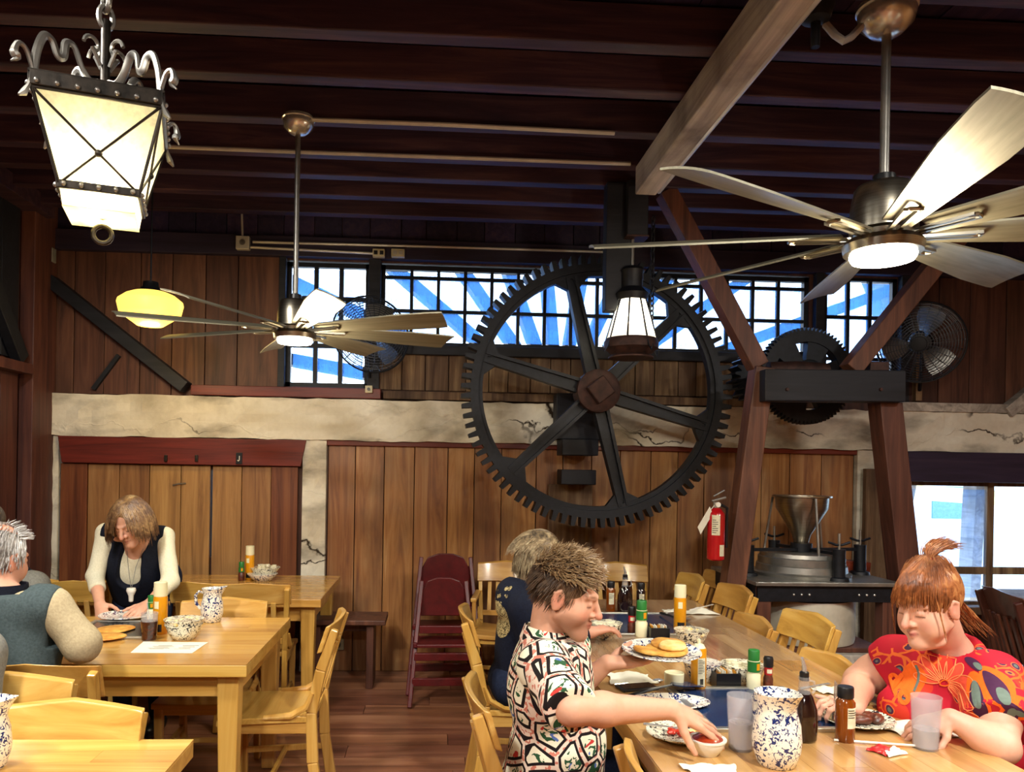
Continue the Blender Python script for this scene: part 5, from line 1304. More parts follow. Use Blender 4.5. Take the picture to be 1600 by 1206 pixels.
def head(S, c, Rm, s=1.0, fem=False, full=0.0, ears=True):
    c = Vector(c); P = lambda x, y, z: c+Rm @ (Vector((x, y, z))*s)
    E = lambda x, y, z, r, k=.02: S.el(P(x, y, z), Vector(r)*s, Rm, k*s)
    E(0, -.018, .035, (.075, .095, .088)); E(0, .020, -.022, (.062+full, .067, .080))
    S.rc(P(-.046-full, .0, -.052), P(-.012, .070, -.100), .022*s, .017*s, .02); S.rc(P(.046+full, .0, -.052), P(.012, .070, -.100), .022*s, .017*s, .02)
    S.rc(P(0, .060, -.085), P(0, .045, -.06), .030*s, .035*s, .02)
    if full: E(-.040, .048, -.058, (.028, .028, .030)); E(.040, .048, -.058, (.028, .028, .030)); E(0, .025, -.108, (.05, .042, .022))
    for q in (-1, 1): S.hole(P(q*.030, .105, .004), P(q*.040, .092, .003), .021*s, .017*s, .014)
    for q in (-1, 1): E(q*.043, .046, -.034, (.023, .027, .032), .025)
    br = .0055 if fem else .008
    for q in (-1, 1):
        S.rc(P(q*.013, .083, .024), P(q*.050, .062, .024), br*s, br*.8*s, .012)
        S.el(P(q*.031, .0705, .003), Vector((.0135, .0115, .0105))*s, Rm, .005*s)
    S.rc(P(0, .080, .020), P(0, .108, -.024), .0080*s, .0100*s, .010); S.rc(P(0, .106, -.024), P(0, .110, -.028), .0105*s, .0108*s, .006); S.rc(P(-.013, .090, -.031), P(.013, .090, -.031), .0085*s, .0085*s, .007)
    for q in (-1, 1) if ears else ():
        E(q*.076, -.014, -.008, (.009, .020, .032), .005); S.rc(P(q*.082, -.026, .012), P(q*.083, -.010, .022), .0055*s, .005*s, .004); S.rc(P(q*.081, -.028, .01), P(q*.078, -.016, -.034), .005*s, .007*s, .004); S.rc(P(q*.083, -.010, .022), P(q*.079, .002, .004), .005*s, .004*s, .004)
        S.hole(P(q*.092, -.010, .004), P(q*.090, -.008, -.008), .010*s, .008*s, .004)
    lw = .0085 if fem else .007
    for q in (-1, 1): S.rc(P(q*.022, .074, -.059), P(0, .0905, -.055), .005*s, lw*.8*s, .005); S.rc(P(q*.020, .074, -.062), P(0, .088, -.067), .0055*s, .0078*s, .005)
    E(0, .074, -.100, (.018, .018, .016), .015)
    return P
def hand(S, w_, fwd, nrm, thumb, curl=(.3, .3, .35, .4), s=1.0, spread=.10, tcurl=.3, tdir=(.6, .8, -.25)):
    w_ = Vector(w_); f = Vector(fwd).normalized(); nrm = Vector(nrm); nrm = (nrm-f*nrm.dot(f)).normalized(); l = f.cross(nrm)*thumb
    k_ = .010*s; kn = []
    for i, (o, ln) in enumerate(((.031, .088), (.010, .094), (-.011, .090), (-.030, .080))):
        a = w_+l*o*.45*s; b = w_+l*o*s+f*ln*s; S.rc(a, b, .0155*s, .0118*s, k_); kn.append(b)
    S.rc(w_+f*.01*s, w_+f*.06*s+l*.0*s, .02*s, .02*s, .02)
    for i, b in enumerate(kn):
        L3 = [(.043, .026, .021), (.047, .030, .022), (.044, .028, .022), (.034, .021, .019)][i]; a = (1.5-i)*spread; d = f*math.cos(a)+l*math.sin(a); c = 0; p = b
        for j, ln in enumerate(L3):
            c += curl[i]*(1.0, 1.1, .8)[j]; dd = d*math.cos(c)-nrm*math.sin(c); q = p+dd*ln*s; r0, r1 = [(.0098, .0088), (.0088, .0078), (.0078, .0064)][j]
            S.rc(p, q, r0*s, r1*s, .005*s); p = q
    t0 = w_+f*.022*s+l*.022*s; d = (f*tdir[0]+l*tdir[1]+nrm*tdir[2]).normalized(); t1 = t0+d*.042*s; S.rc(t0, t1, .0155*s, .0115*s, .010)
    d2 = (d+f*tcurl-l*tcurl*.6).normalized(); t2 = t1+d2*.034*s; S.rc(t1, t2, .0112*s, .0095*s, .005); S.rc(t2, t2+(d2+f*tcurl*.6).normalized()*.026*s, .0095*s, .0072*s, .005)
def folds(amp=.004, fr=28.0, seed=0, dirv=(0, 0, 1)):
    r = np.random.RandomState(seed); K = [(r.randn(3)*fr*.5+np.array(dirv)*fr*.35, r.rand()*6) for _ in range(5)]
    def fn(V):
        d = sum(np.sin(V @ k+p+1.2*np.sin(V @ k[::-1]*.6)) for k, p in K)/5; c = V.mean(0); o = V-c; o[:, 2] *= .15
        o /= np.linalg.norm(o, axis=1)[:, None]+1e-6; return V+o*(d*amp)[:, None]
    return fn
def paint(me, cols):
    a = me.color_attributes.new('Col', 'FLOAT_COLOR', 'POINT'); c = np.ones((len(cols), 4), np.float32); c[:, :3] = cols; a.data.foreach_set('color', c.ravel())
def skin_mat(name, rough=.5):
    t = NT(name); n = t.n('ShaderNodeVertexColor'); n.layer_name = 'Col'; nz = t.noise(t.co(), 70, 3)
    col = t.mix(t.math('MULTIPLY', nz, .22), n.outputs['Color'], hx('#b06048')); t.bump(nz, .06, .002)
    t.p.inputs['Subsurface Weight'].default_value = .08; t.p.inputs['Subsurface Radius'].default_value = (.01, .004, .002)
    return t.fin(col, rough, 0, .4)
M['skin'] = skin_mat('skin')
def face_cols(V, c, Rm, s, base, lips='#b0564a', brow='#6a4a34', stubble=None, flush='#cf7a62', lash='#3a2420', fem=False):
    q = (V-np.array(c)) @ np.array(Rm)/s; x, y, z = q[:, 0], q[:, 1], q[:, 2]; C = np.tile(np.array(hx(base)[:3]), (len(V), 1)); hd = np.linalg.norm(q, axis=1) < .16
    def bl(m_, col, k=1.0):
        m_ = np.clip(m_, 0, 1)[:, None]*k*hd[:, None]; C[:] = C*(1-m_)+np.array(hx(col)[:3])*m_
    g = lambda cx, cy, cz, rx, ry, rz: np.clip(1.6-1.6*np.sqrt(((np.abs(x)-cx)/rx)**2+((y-cy)/ry)**2+((z-cz)/rz)**2), 0, 1)
    bl(g(.042, .06, -.032, .03, .04, .025), flush, .45); bl(g(0, .11, -.028, .02, .03, .02), flush, .5); bl(g(.078, -.012, -.008, .02, .03, .035), flush, .5)
    if stubble: bl(np.clip((-.030-z)/.02, 0, 1)*np.clip((y+.02)/.03, 0, 1)*(z > -.125), stubble, .55); bl(g(0, .1, -.047, .03, .02, .008), stubble, .4)
    bl(g(0, .09, -.061, .026, .02, .011), lips, .85)
    bl(np.clip(1-np.abs(z+.0615)/.002, 0, 1)*(np.abs(x) < .021)*(y > .07), '#5a2a24', .8)
    bl(g(.031, .078, .027, .020, .03, .0045), brow, .85)
    bl(np.clip(1.3-np.abs(z+.004+(np.abs(x)-.031)**2*8)/.0022, 0, 1)*(np.abs(np.abs(x)-.032) < .014)*(y > .05), lash, .9)
    return C
def hair_mat(name, a, b, c):
    t = NT(name); co = t.co((1, 1, 1), False); n1 = t.noise(co, 40, 4, 1); oi = t.noise(co, 9, 2)
    col = t.ramp(t.mix(.5, n1, oi), [(.35, hx(a)), (.5, hx(b)), (.66, hx(c))]); t.bump(n1, .4, .004)
    return t.fin(col, .42, 0, .5)
def strands(name, mat, par, loc, c, Rm, s, roots, n=7, r0=.0042, seed=1, ell=(.080, .100, .094), ec=(0, -.018, .037)):
    """roots: (start, direction, length, gravity, curl) in head space -> tapered locks kept outside the skull"""
    rr = random.Random(seed); mb = MB(); c = Vector(c)-Vector(loc); E = Vector(ell); C0 = Vector(ec)
    for (p, d, ln, g, cu) in roots:
        p = Vector(p); d = Vector(d).normalized(); st_ = ln/(n-1); P = [p.copy()]; ph = rr.uniform(0, 6); ax = Vector((rr.uniform(-1, 1), rr.uniform(-1, 1), rr.uniform(-1, 1)))
        for i in range(n-1):
            d = (d+Vector(g)*st_*12+ax*cu*math.sin(ph+i*1.7)).normalized(); p = p+d*st_; q = p-C0; kk = math.sqrt(sum((q[j]/E[j])**2 for j in range(3)))
            if kk < 1.0 and kk > 1e-4: p = C0+q/kk
            P.append(p.copy())
        w0 = r0*rr.uniform(.7, 1.25); mb.tube([c+Rm @ (q*s) for q in P], [w0*(1-.8*(i/(n-1))**1.6)*(0.7 if i == 0 else 1) for i in range(n)], 5, flat=.55)
    return mb.build(name, mat, par, True)
def scalp(rr, cond, n, ell=(.077, .097, .090), ec=(0, -.018, .036)):
    out_ = []
    while len(out_) < n:
        v = Vector((rr.gauss(0, 1), rr.gauss(0, 1), rr.gauss(0, 1))).normalized(); p = Vector((v.x*ell[0], v.y*ell[1], v.z*ell[2]))+Vector(ec)
        if cond(p, v): out_.append((p, v))
    return out_
def person(label, loc, group=None): return thing('person', label, 'person', loc)
def legs(t, loc, hips, knees, ankles, mat, shoe, h=.011, r=(.088, .062, .048), foot=(0, -1)):
    S = Sdf(h); mid = (Vector(hips[0])+Vector(hips[1]))/2
    S.rc(hips[0], hips[1], .115, .115, .04)
    for a, b, c in zip(hips, knees, ankles): S.rc(a, b, r[0], r[1], .03); S.rc(b, c, r[1], r[2], .02)
    me, V = S.mesh('trousers', mat, loc); put('trousers', me, t)
    f = Vector((foot[0], foot[1], 0)).normalized()
    for c in ankles:
        c = Vector(c); S = Sdf(.009); z = Vector((0, 0, 1)); b = Vector((c.x, c.y, .045)); S.rc(b-f*.03, b+f*.15-z*.008, .042, .034, .02); S.rc(b, b+z*.05, .042, .042, .02); S.cut(b-z*.045, (0, 0, -1), .3)
        me, V = S.mesh('shoe', shoe, loc); put('shoe', me, t)
cloth = lambda nm, a, b, **k: plain(nm, hx(a), hx(b), .85, 0, 120, .25, spec=.2, **k)
M['navy'] = cloth('navy_fleece', '#0a0d18', '#121726'); M['creamknit'] = cloth('cream_knit', '#d8d2b4', '#e8e2c8'); M['greyvest'] = cloth('grey_green_fleece', '#3a4648', '#4a5658')
M['tan'] = cloth('tan_shirt', '#a89878', '#bcac8a'); M['greyshirt'] = cloth('grey_shirt', '#70706a', '#85857e'); M['jeans'] = cloth('dark_jeans', '#141c30', '#1e2840')
M['blackcloth'] = cloth('black_cotton', '#0c101e', '#141a2c'); M['khaki'] = cloth('dark_trousers', '#1d1c1e', '#29282a'); M['shoe'] = plain('black_shoe_leather', hx('#0c0c0c'), hx('#161616'), .4)

def floral():
    t = NT('floral_shirt_print'); co = t.co((1, 1, 1), False)
    wv = t.n('ShaderNodeTexNoise'); wv.inputs['Scale'].default_value = 7; wv.inputs['Detail'].default_value = 1; t.l(co, wv.inputs['Vector'])
    mx = t.n('ShaderNodeMix'); mx.data_type = 'VECTOR'; mx.inputs[0].default_value = .02; 
    va = t.n('ShaderNodeVectorMath'); va.operation = 'MULTIPLY_ADD'; va.inputs[1].default_value = (.03, .03, .03); t.l(wv.outputs['Color'], va.inputs[0]); t.l(co, va.inputs[2])
    v = va.outputs[0]; SCL = 11.5
    ed = t.vor(v, SCL, 'DISTANCE_TO_EDGE', rnd=.55); d1 = t.vor(v, SCL, 'F1', rnd=.55)
    st_ = t.noise(v, 24, 2, 1.8); fl_ = t.noise(v, 26, 1, .6)
    inner = t.math('LESS_THAN', d1, .36)
    lf = t.math('MULTIPLY', inner, t.math('GREATER_THAN', st_, .53)); rd = t.math('MULTIPLY', inner, t.math('GREATER_THAN', fl_, .63)); bl_ = t.math('MULTIPLY', inner, t.math('LESS_THAN', fl_, .31))
    col = t.mix(lf, hx('#efe9cf'), hx('#2c5436')); col = t.mix(rd, col, hx('#c23a34')); col = t.mix(bl_, col, hx('#5a74b8'))
    line = t.ramp(ed, [(.0, hx('#e2b5a2')), (.06, hx('#1a1416')), (.13, hx('#1a1416')), (.155, hx('#ffffff'))], True)
    pk = t.ramp(t.noise(v, 60, 1), [(.45, hx('#e8d6c4')), (.55, hx('#cc7d6a'))], True)
    line = t.mix(t.math('LESS_THAN', ed, .06), line, pk)
    col = t.mix(t.math('MAXIMUM', t.math('LESS_THAN', ed, .155), t.math('GREATER_THAN', d1, .66)), col, t.mix(t.math('LESS_THAN', ed, .155), hx('#1a1416'), line))
    return t.fin(col, .75, 0, .2)
M['floral'] = floral()
def redprint():
    t = NT('red_flower_shirt_print'); co = t.co((1, 1, 1), False)
    va = t.n('ShaderNodeVectorMath'); va.operation = 'MULTIPLY_ADD'; va.inputs[1].default_value = (.05, .05, .05)
    wv = t.n('ShaderNodeTexNoise'); wv.inputs['Scale'].default_value = 9; wv.inputs['Detail'].default_value = 2; t.l(co, wv.inputs['Vector']); t.l(wv.outputs['Color'], va.inputs[0]); t.l(co, va.inputs[2]); v = va.outputs[0]
    d = t.vor(v, 5.5, 'F1'); ed = t.vor(v, 20, 'DISTANCE_TO_EDGE'); d2 = t.vor(v, 20, 'F1'); big = t.noise(co, 6.5, 1)
    col = t.mix(t.math('LESS_THAN', d, .25), hx('#b81c30'), hx('#cc3a28'))
    petal = t.math('MULTIPLY', t.math('LESS_THAN', ed, .07), t.math('GREATER_THAN', big, .60)); col = t.mix(petal, col, hx('#e06a2c'))
    leaf = t.math('MULTIPLY', t.math('LESS_THAN', d2, .30), t.math('GREATER_THAN', big, .57)); col = t.mix(leaf, col, hx('#4a2a48'))
    core = t.math('MULTIPLY', t.math('LESS_THAN', d2, .17), t.math('GREATER_THAN', big, .57)); col = t.mix(core, col, hx('#5f6f68'))
    rim = t.math('MULTIPLY', t.math('LESS_THAN', t.math('ABSOLUTE', t.math('SUBTRACT', d2, .32)), .03), t.math('GREATER_THAN', big, .57)); col = t.mix(rim, col, hx('#e07038'))
    return t.fin(col, .7, 0, .2)
M['redprint'] = redprint()

# ---------------- man in the floral shirt
def build_man():
    loc = (.42, 2.45, 0); t = person('man in floral print shirt reaching over the table, holding a plate of food', loc)
    hc = AY(886, 930, 2.40); Rh = frame((1, -.34), 17, 0); hs = 1.04
    neck = AY(852, 1000, 2.43); shr, shl = AY(850, 1042, 2.235), AY(886, 1014, 2.60)
    elr, wrr = AY(893, 1108, 2.02), AY(1047, 1108, 2.14); ell_, wrl = AY(880, 1095, 2.66), AY(948, 1036, 2.60)
    pel = Vector((.40, 2.45, .55)); chest = AY(862, 1090, 2.43)
    S = Sdf(.0042); P = head(S, hc, Rh, hs)
    S.rc(P(0, -.040, -.055), neck-Vector((0, 0, .03)), .052, .060, .012); S.rc(neck-Vector((0, 0, .05)), chest, .065, .09, .03)
    S.chain([neck-Vector((0, 0, .08)), shr, shr.lerp(elr, .6), elr], [.04, .05, .046, .041], .02); S.chain([elr, elr.lerp(wrr, .3), wrr], [.042, .045, .028], .02)
    S.chain([neck-Vector((0, 0, .06)), shl, ell_], [.05, .05, .041], .02); S.chain([ell_, ell_.lerp(wrl, .3), wrl], [.042, .044, .028], .02)
    tip = AY(1125, 1158, 2.2); tip = AY(1150, 1150, 2.2); hand(S, wrr, tip-wrr, (.30, -.35, .9), 1, (.13, .10, .10, .12), 1.04, .17, .25, (.5, .75, -.55))
    pc = AY(1033, 1024, 2.60); hand(S, wrl, Vector((1, .05, .05)), (-.05, .1, -1), 1, (.12, .10, .10, .14), 1.0, .10, .3, (.75, .55, -.55))
    me, V = S.mesh('body', M['skin'], loc); paint(me, face_cols(V, hc, Rh, hs, '#d6a488', '#b86a58', '#7a5438', '#7a5038', '#cc6a54')); put('body', me, t)
    for q in (-1, 1): MB().ball((0, 0, 0), .0085, 10, 6).build('eye', M['white'], t, True, loc=P(q*.031, .0705, -.0035)-Vector(loc))
    # shirt
    C = Sdf(.006); d = Vector((1, -.15, 0)).normalized(); sd = Vector((.15, 1, 0)).normalized(); Rt = frame(d, 6)
    C.el(chest+Vector((-.005, 0, .05)), (.20, .135, .17), Rt, .05); C.el(pel.lerp(chest, .45)+Vector((.02, 0, 0)), (.185, .155, .18), Rt, .05); C.el(pel+Vector((.0, 0, .02)), (.19, .16, .12), Rt, .04)
    C.rc(shr, shl, .075, .075, .04); C.rc(neck-Vector((.0, 0, .035)), chest, .078, .12, .04)
    se = shr.lerp(elr, 1.02); C.rc(shr, se, .072, .074, .03); C.cut(se, elr-shr, .12)
    sf = shl.lerp(ell_, .75); C.rc(shl, sf, .074, .07, .03); C.cut(sf, ell_-shl, .12)
    C.cut(neck+Vector((0, 0, .012)), (.25, 0, 1), .13); C.hole(neck-Vector((0, 0, .02)), neck+Vector((.03, 0, .1)), .058, .07)
    me, V = C.mesh('shirt', M['floral'], loc, folds(.005, 30, 1)); put('shirt', me, t)
    K = MB(); up = (P(0, -.03, -.06)-neck).normalized()
    K.sheet(lambda u, v: (neck-Vector(loc)+Vector((math.cos(u*5.2-2.6+PI)*(.066+.018*v), math.sin(u*5.2-2.6+PI)*(.066+.018*v), .040-.048*v+.012*math.cos(u*5.2-2.6+PI)*-1)), Vector((math.cos(u*5.2-2.6+PI), math.sin(u*5.2-2.6+PI), .4))), 24, 3, .004)
    K.build('collar', M['floral'], t, True)
    legs(t, loc, [(.40, 2.34, .535), (.40, 2.56, .535)], [(.84, 2.34, .54), (.84, 2.56, .54)], [(.84, 2.34, .1), (.86, 2.56, .1)], M['jeans'], M['shoe'], foot=(1, 0))
    # hair: short back and sides, long wavy top
    H1 = hair_mat('ash_brown_hair', '#241a14', '#4a3626', '#7a5e42'); H2 = hair_mat('highlighted_hair', '#5c452e', '#8f7350', '#c2a880')
    S = Sdf(.005); Q = lambda x, y, z: hc+Rh @ (Vector((x, y, z))*hs)
    S.el(Q(0, -.020, .038), Vector((.079, .097, .090))*hs, Rh, .01); S.hole(Q(0, .12, -.03), Q(0, .10, .05), .075*hs, .062*hs); S.hole(Q(-.1, .03, -.075), Q(.1, .03, -.075), .065*hs, .065*hs); S.cut(Q(0, -.06, -.055), Rh @ Vector((0, -.15, -1)), .11)
    me, V = S.mesh('hair', H1, loc, folds(.003, 90, 3)); hr = put('hair', me, t); rr = random.Random(5)
    rt = [(p, v*.55+Vector((rr.uniform(-.6, .6), .5, .05)), rr.uniform(.034, .056), (0, .2, -.65), .65) for p, v in scalp(rr, lambda p, v: p.z > .055 and p.y < .058, 1500, (.080, .098, .092))]
    strands('wavy_lock', H2, hr, loc, hc, Rh, hs, rt, 7, .0024, 3, (.083, .102, .096))['kind'] = 'stuff'
    rt = [(p, v*.35+Vector((0, -.3, -.8)), rr.uniform(.018, .034), (0, 0, -.6), .1) for p, v in scalp(rr, lambda p, v: -.035 < p.z < .11 and p.y < .035, 1300, (.080, .100, .090))]
    strands('short_lock', H1, hr, loc, hc, Rh, hs, rt, 5, .0020, 4, (.083, .102, .096))['kind'] = 'stuff'
    # the plate of food in the left hand
    pl = plate(0, 0, 'blue speckled plate of pancakes held up by the man in floral shirt', .135, 'splat', 0, 'plate', loc=pc); pl.rotation_euler = (R_(3), R_(-1), .4)
    for k, (x, y, z, r, m_, s_) in enumerate(((.025, .0, .012, .075, 'pancake', 1), (.045, .02, .022, .06, 'pancake', 2), (-.055, .01, .014, .045, 'pancake', 3), (.03, -.02, .03, .045, 'egg', 4))):
        o = pancake((x, y, z), r, None, s_, m_, .014, 'folded_pancake'); o.parent = pl; o.rotation_euler = (rr.uniform(-.15, .15), rr.uniform(-.2, .2), k)
        for kk in ('label', 'category'):
            if kk in o: del o[kk]
build_man()

# ---------------- red-haired woman
def build_woman():
    loc = (1.84, 2.56, 0); t = person('red-haired woman in a red flower print top, eating at the right of the table', loc)
    hc = AY(1450, 945, 2.43); Rh = frame((-1, -.30), 18, 0); hs = 1.05
    neck = AY(1484, 1010, 2.52); shl, shr = AY(1552, 1062, 2.36), AY(1402, 1032, 2.62)
    ell_, wrl = AY(1566, 1168, 2.16), AY(1486, 1122, 2.24); elr, wrr = AY(1342, 1064, 2.70), AY(1334, 1108, 2.44)
    chest = AY(1478, 1080, 2.54); belly = Vector((1.83, 2.55, .66)); pel = Vector((1.90, 2.60, .53))
    S = Sdf(.0045); P = head(S, hc, Rh, hs, True, .003)
    S.rc(P(0, -.035, -.055), neck-Vector((0, 0, .02)), .052, .062, .015); S.rc(neck-Vector((0, 0, .03)), chest, .075, .07, .03)
    S.chain([neck-Vector((0, 0, .09)), shr, shr.lerp(elr, .6), elr], [.04, .062, .060, .050], .03); S.chain([elr, elr.lerp(wrr, .3), wrr], [.050, .050, .030], .02)
    S.chain([neck-Vector((0, 0, .09)), shl, shl.lerp(ell_, .6), ell_], [.04, .060, .056, .045], .03); S.chain([ell_, ell_.lerp(wrl, .3), wrl], [.045, .046, .029], .02)
    hand(S, wrl, AY(1432, 1138, 2.26)-wrl, (.1, -.5, .9), -1, (.35, .35, .4, .4), .93, .07, .3)
    hand(S, wrr, AY(1300, 1095, 2.40)-wrr, (-.2, -.3, .9), 1, (.65, .75, .8, .85), .93, .05, .5)
    me, V = S.mesh('body', M['skin'], loc); paint(me, face_cols(V, hc, Rh, hs, '#dfac92', '#b0525a', '#a8683e', None, '#d07a68', '#5a3424', True)); put('body', me, t)
    for q in (-1, 1): MB().ball((0, 0, 0), .0085, 10, 6).build('eye', M['white'], t, True, loc=P(q*.031, .0705, -.0035)-Vector(loc))
    C = Sdf(.0065); d = Vector((-.62, -.78, 0)).normalized(); Rt = frame(d, 14); rx = Rt @ Vector((1, 0, 0))
    C.el(chest+Vector((.02, .02, .01)), (.215, .15, .15), Rt, .06)
    for q in (-1, 1): C.el(chest+rx*q*.09+d*.10+Vector((0, 0, -.05)), (.105, .095, .095), Rt, .05)
    C.el(belly, (.215, .18, .17), frame(d, 0), .06); C.el(pel, (.225, .19, .13), frame(d, 0), .05)
    C.rc(shr, shl, .078, .080, .05); C.rc(neck-Vector((0, 0, .03)), chest, .105, .13, .05)
    se = shl.lerp(ell_, .70); C.rc(shl, se, .088, .098, .04); C.cut(se, ell_-shl, .14)
    sf = shr.lerp(elr, .35); C.rc(shr, sf, .084, .080, .04); C.cut(sf, elr-shr, .12)
    C.cut(neck+Vector((0, 0, .022)), (-.2, -.25, 1), .13); C.hole(neck+Vector((-.02, -.022, -.018)), neck+Vector((0, 0, .09)), .068, .085)
    me, V = C.mesh('top', M['redprint'], loc, folds(.006, 26, 2)); put('top', me, t)
    # printed flower, leaves and letters laid on the front of the top
    from mathutils.bvhtree import BVHTree
    bv = BVHTree.FromPolygons([tuple(v_.co) for v_ in me.vertices], [tuple(p_.vertices) for p_ in me.polygons]); par = [o for o in t.children if o.name.startswith('top')][0]
    U, W_ = -rx, Rt @ Vector((0, 0, 1)); O = chest-Vector(loc)+W_*.03+U*.02; dn = (Rt @ Vector((0, 1, 0)))
    def pj(a, b, off=.0015):
        h_ = bv.ray_cast(O+U*a+W_*b+dn*.6, -dn); return None if h_[0] is None else h_[0]+h_[1]*off
    def line(pts, mat, r=.0022):
        P_ = [q for q in (pj(a, b, .002) for a, b in pts) if q is not None]
        if len(P_) > 2: MB().tube(P_, r, 5).build('printed_line', M[mat], par, True)
    def patch(pts, mat, off=.0016, nm='printed_patch'):
        c_ = (sum(p_[0] for p_ in pts)/len(pts), sum(p_[1] for p_ in pts)/len(pts)); V_ = []; F_ = []; n_ = len(pts)
        for k in (0, .34, .67, 1):
            for p_ in pts:
                q = pj(c_[0]+(p_[0]-c_[0])*k, c_[1]+(p_[1]-c_[1])*k, off)
                if q is None: return
                V_.append(q)
        for k in range(3):
            for i in range(n_): F_.append((k*n_+i, (k+1)*n_+i, (k+1)*n_+(i+1) % n_, k*n_+(i+1) % n_))
        MB().add(V_, F_).build(nm, M[mat], par, True)
    def leaf(a, b, ang, ln, wd): return [(a+math.cos(ang)*x-math.sin(ang)*y, b+math.sin(ang)*x+math.cos(ang)*y) for x, y in [(ln*(.5-.5*math.cos(2*PI*i/20)), wd*math.sin(2*PI*i/20)*(.6+.4*math.sin(PI*i/20))) for i in range(20)]]
    for nm, h_ in (('pr_orange', '#e8641c'), ('pr_purple', '#43203f'), ('pr_sage', '#66756c'), ('pr_peach', '#f08c58'), ('pr_coral', '#d8503a')): M[nm] = plain(nm.replace('pr', 'printed'), hx(h_), None, .75, 0, 60, .05, spec=.2)
    fa, fb = -.015, .070
    for k in range(11):
        an = R_(-30+k*21); pts = leaf(fa+.014*math.cos(an), fb+.014*math.sin(an), an, .075+.012*(k % 2), .014); patch(pts, 'pr_coral', .001); line(pts+pts[:1], 'pr_peach', .0016)
    line(leaf(fa-.012, fb-.006, .5, .03, .01)+[(fa-.012, fb-.006)], 'pr_orange', .002)
    patch([(-.105+.038*math.cos(2*PI*i/24)*(1+.2*math.sin(4*PI*i/24)), .06+.045*math.sin(2*PI*i/24)) for i in range(24)], 'pr_orange', .0012); line([(-.098, .10), (-.088, .08), (-.090, .055), (-.10, .03)], 'pr_sage', .004)
    for (a, b, an, ln, wd) in ((-.10, .10, 1.1, .07, .022), (-.165, .10, 1.5, .07, .024), (.10, .05, 1.9, .085, .024), (.15, .03, 1.3, .08, .022), (.07, -.02, .25, .085, .018), (.13, -.07, 2.7, .06, .018), (.12, -.05, -.7, .09, .022), (.09, .15, -.4, .08, .016), (.14, .12, -.6, .07, .018), (.04, .155, .0, .05, .010), (-.05, -.10, .6, .06, .015), (.03, -.11, 2.3, .06, .014)):
        patch(leaf(a-.010*math.cos(an), b-.010*math.sin(an), an, ln+.024, wd+.011), 'pr_orange', .0012); patch(leaf(a, b, an, ln, wd), 'pr_purple', .0024); patch(leaf(a+math.cos(an)*ln*.5, b+math.sin(an)*ln*.5, an, ln*.5, wd*.6), 'pr_sage', .0034)
    fc = bpy.data.curves.new('lettering', 'FONT'); fc.body = 'dio'; fc.size = .062; fc.offset = .0035; fo = bpy.data.objects.new('lettering', fc); COL.objects.link(fo)
    bpy.context.view_layer.update(); tm = bpy.data.meshes.new_from_object(fo); bpy.data.objects.remove(fo); an = R_(-36); bad = False; pts = []
    for v_ in tm.vertices:
        q = pj(-.185+v_.co.x*math.cos(an)-v_.co.y*math.sin(an), .040+v_.co.x*math.sin(an)+v_.co.y*math.cos(an), .003)
        if q is None: bad = True; break
        v_.co = q
    if not bad: tm.materials.clear(); tm.materials.append(M['pr_orange']); put('lettering', tm, par)
    else: print('lettering missed the top')
    legs(t, loc, [(1.92, 2.48, .53), (1.90, 2.72, .53)], [(1.50, 2.42, .53), (1.50, 2.66, .53)], [(1.52, 2.42, .1), (1.52, 2.66, .1)], M['khaki'], M['shoe'], foot=(-1, 0))
    H = hair_mat('copper_hair', '#5a3018', '#98592f', '#c68e56'); rr = random.Random(8)
    S = Sdf(.005); Q = lambda x, y, z: hc+Rh @ (Vector((x, y, z))*hs)
    S.el(Q(0, -.022, .042), Vector((.083, .102, .094))*hs, Rh, .01); S.hole(Q(0, .125, -.06), Q(0, .10, .015), .08*hs, .066*hs); S.hole(Q(-.1, .035, -.075), Q(.1, .035, -.075), .068*hs, .068*hs); S.cut(Q(0, -.06, -.06), Rh @ Vector((0, -.2, -1)), .12)
    me, V = S.mesh('hair', H, loc, folds(.003, 80, 4)); hr = put('hair', me, t)
    tie = Vector((.0, -.045, .135))
    rt = []
    for p, v in scalp(rr, lambda p, v: p.z > -.03 and p.y < .055, 900, (.081, .101, .093)):
        dd = tie-p; rt.append((p, dd.normalized()+v*.15, max(.03, dd.length*.98), (dd.x*3, dd.y*3, dd.z*3), .10))
    strands('swept_lock', H, hr, loc, hc, Rh, hs, rt, 8, .0026, 3, (.084, .104, .097))['kind'] = 'stuff'
    rt = [(p, Vector((v.x*.3+rr.uniform(-.15, .15)+.05, .55, -.45)), rr.uniform(.056, .082), (.16, -.1, -1.5), .03) for p, v in scalp(rr, lambda p, v: p.z > .085 and .012 < p.y and abs(p.x) < .062, 700, (.081, .100, .094))]
    strands('fringe_lock', H, hr, loc, hc, Rh, hs, rt, 9, .0024, 6, (.083, .103, .097))['kind'] = 'stuff'
    rt = [((q*.074, .045, .06), (q*.3, .25, -1), rr.uniform(.11, .16), (0, 0, -1.2), .06) for q in (-1, 1) for _ in range(14)]
    rt += [((rr.uniform(-.04, .04), -.10, -.02), (rr.uniform(-.3, .3), -.5, -1), rr.uniform(.10, .2), (0, -.3, -.4), .16) for _ in range(70)]
    strands('loose_wisp', H, hr, loc, hc, Rh, hs, rt, 8, .0022, 9, (.086, .104, .097))['kind'] = 'stuff'
    rt = [(tie+Vector((rr.uniform(-.014, .014), rr.uniform(-.014, .014), 0)), (rr.uniform(-.35, .35), -.25+rr.uniform(-.4, .4), 1), rr.uniform(.08, .135), (0, -1.6, -1.0), .14) for _ in range(420)]
    strands('topknot', H, hr, loc, hc, Rh, hs, rt, 8, .0024, 11, (.05, .05, .05))['kind'] = 'stuff'
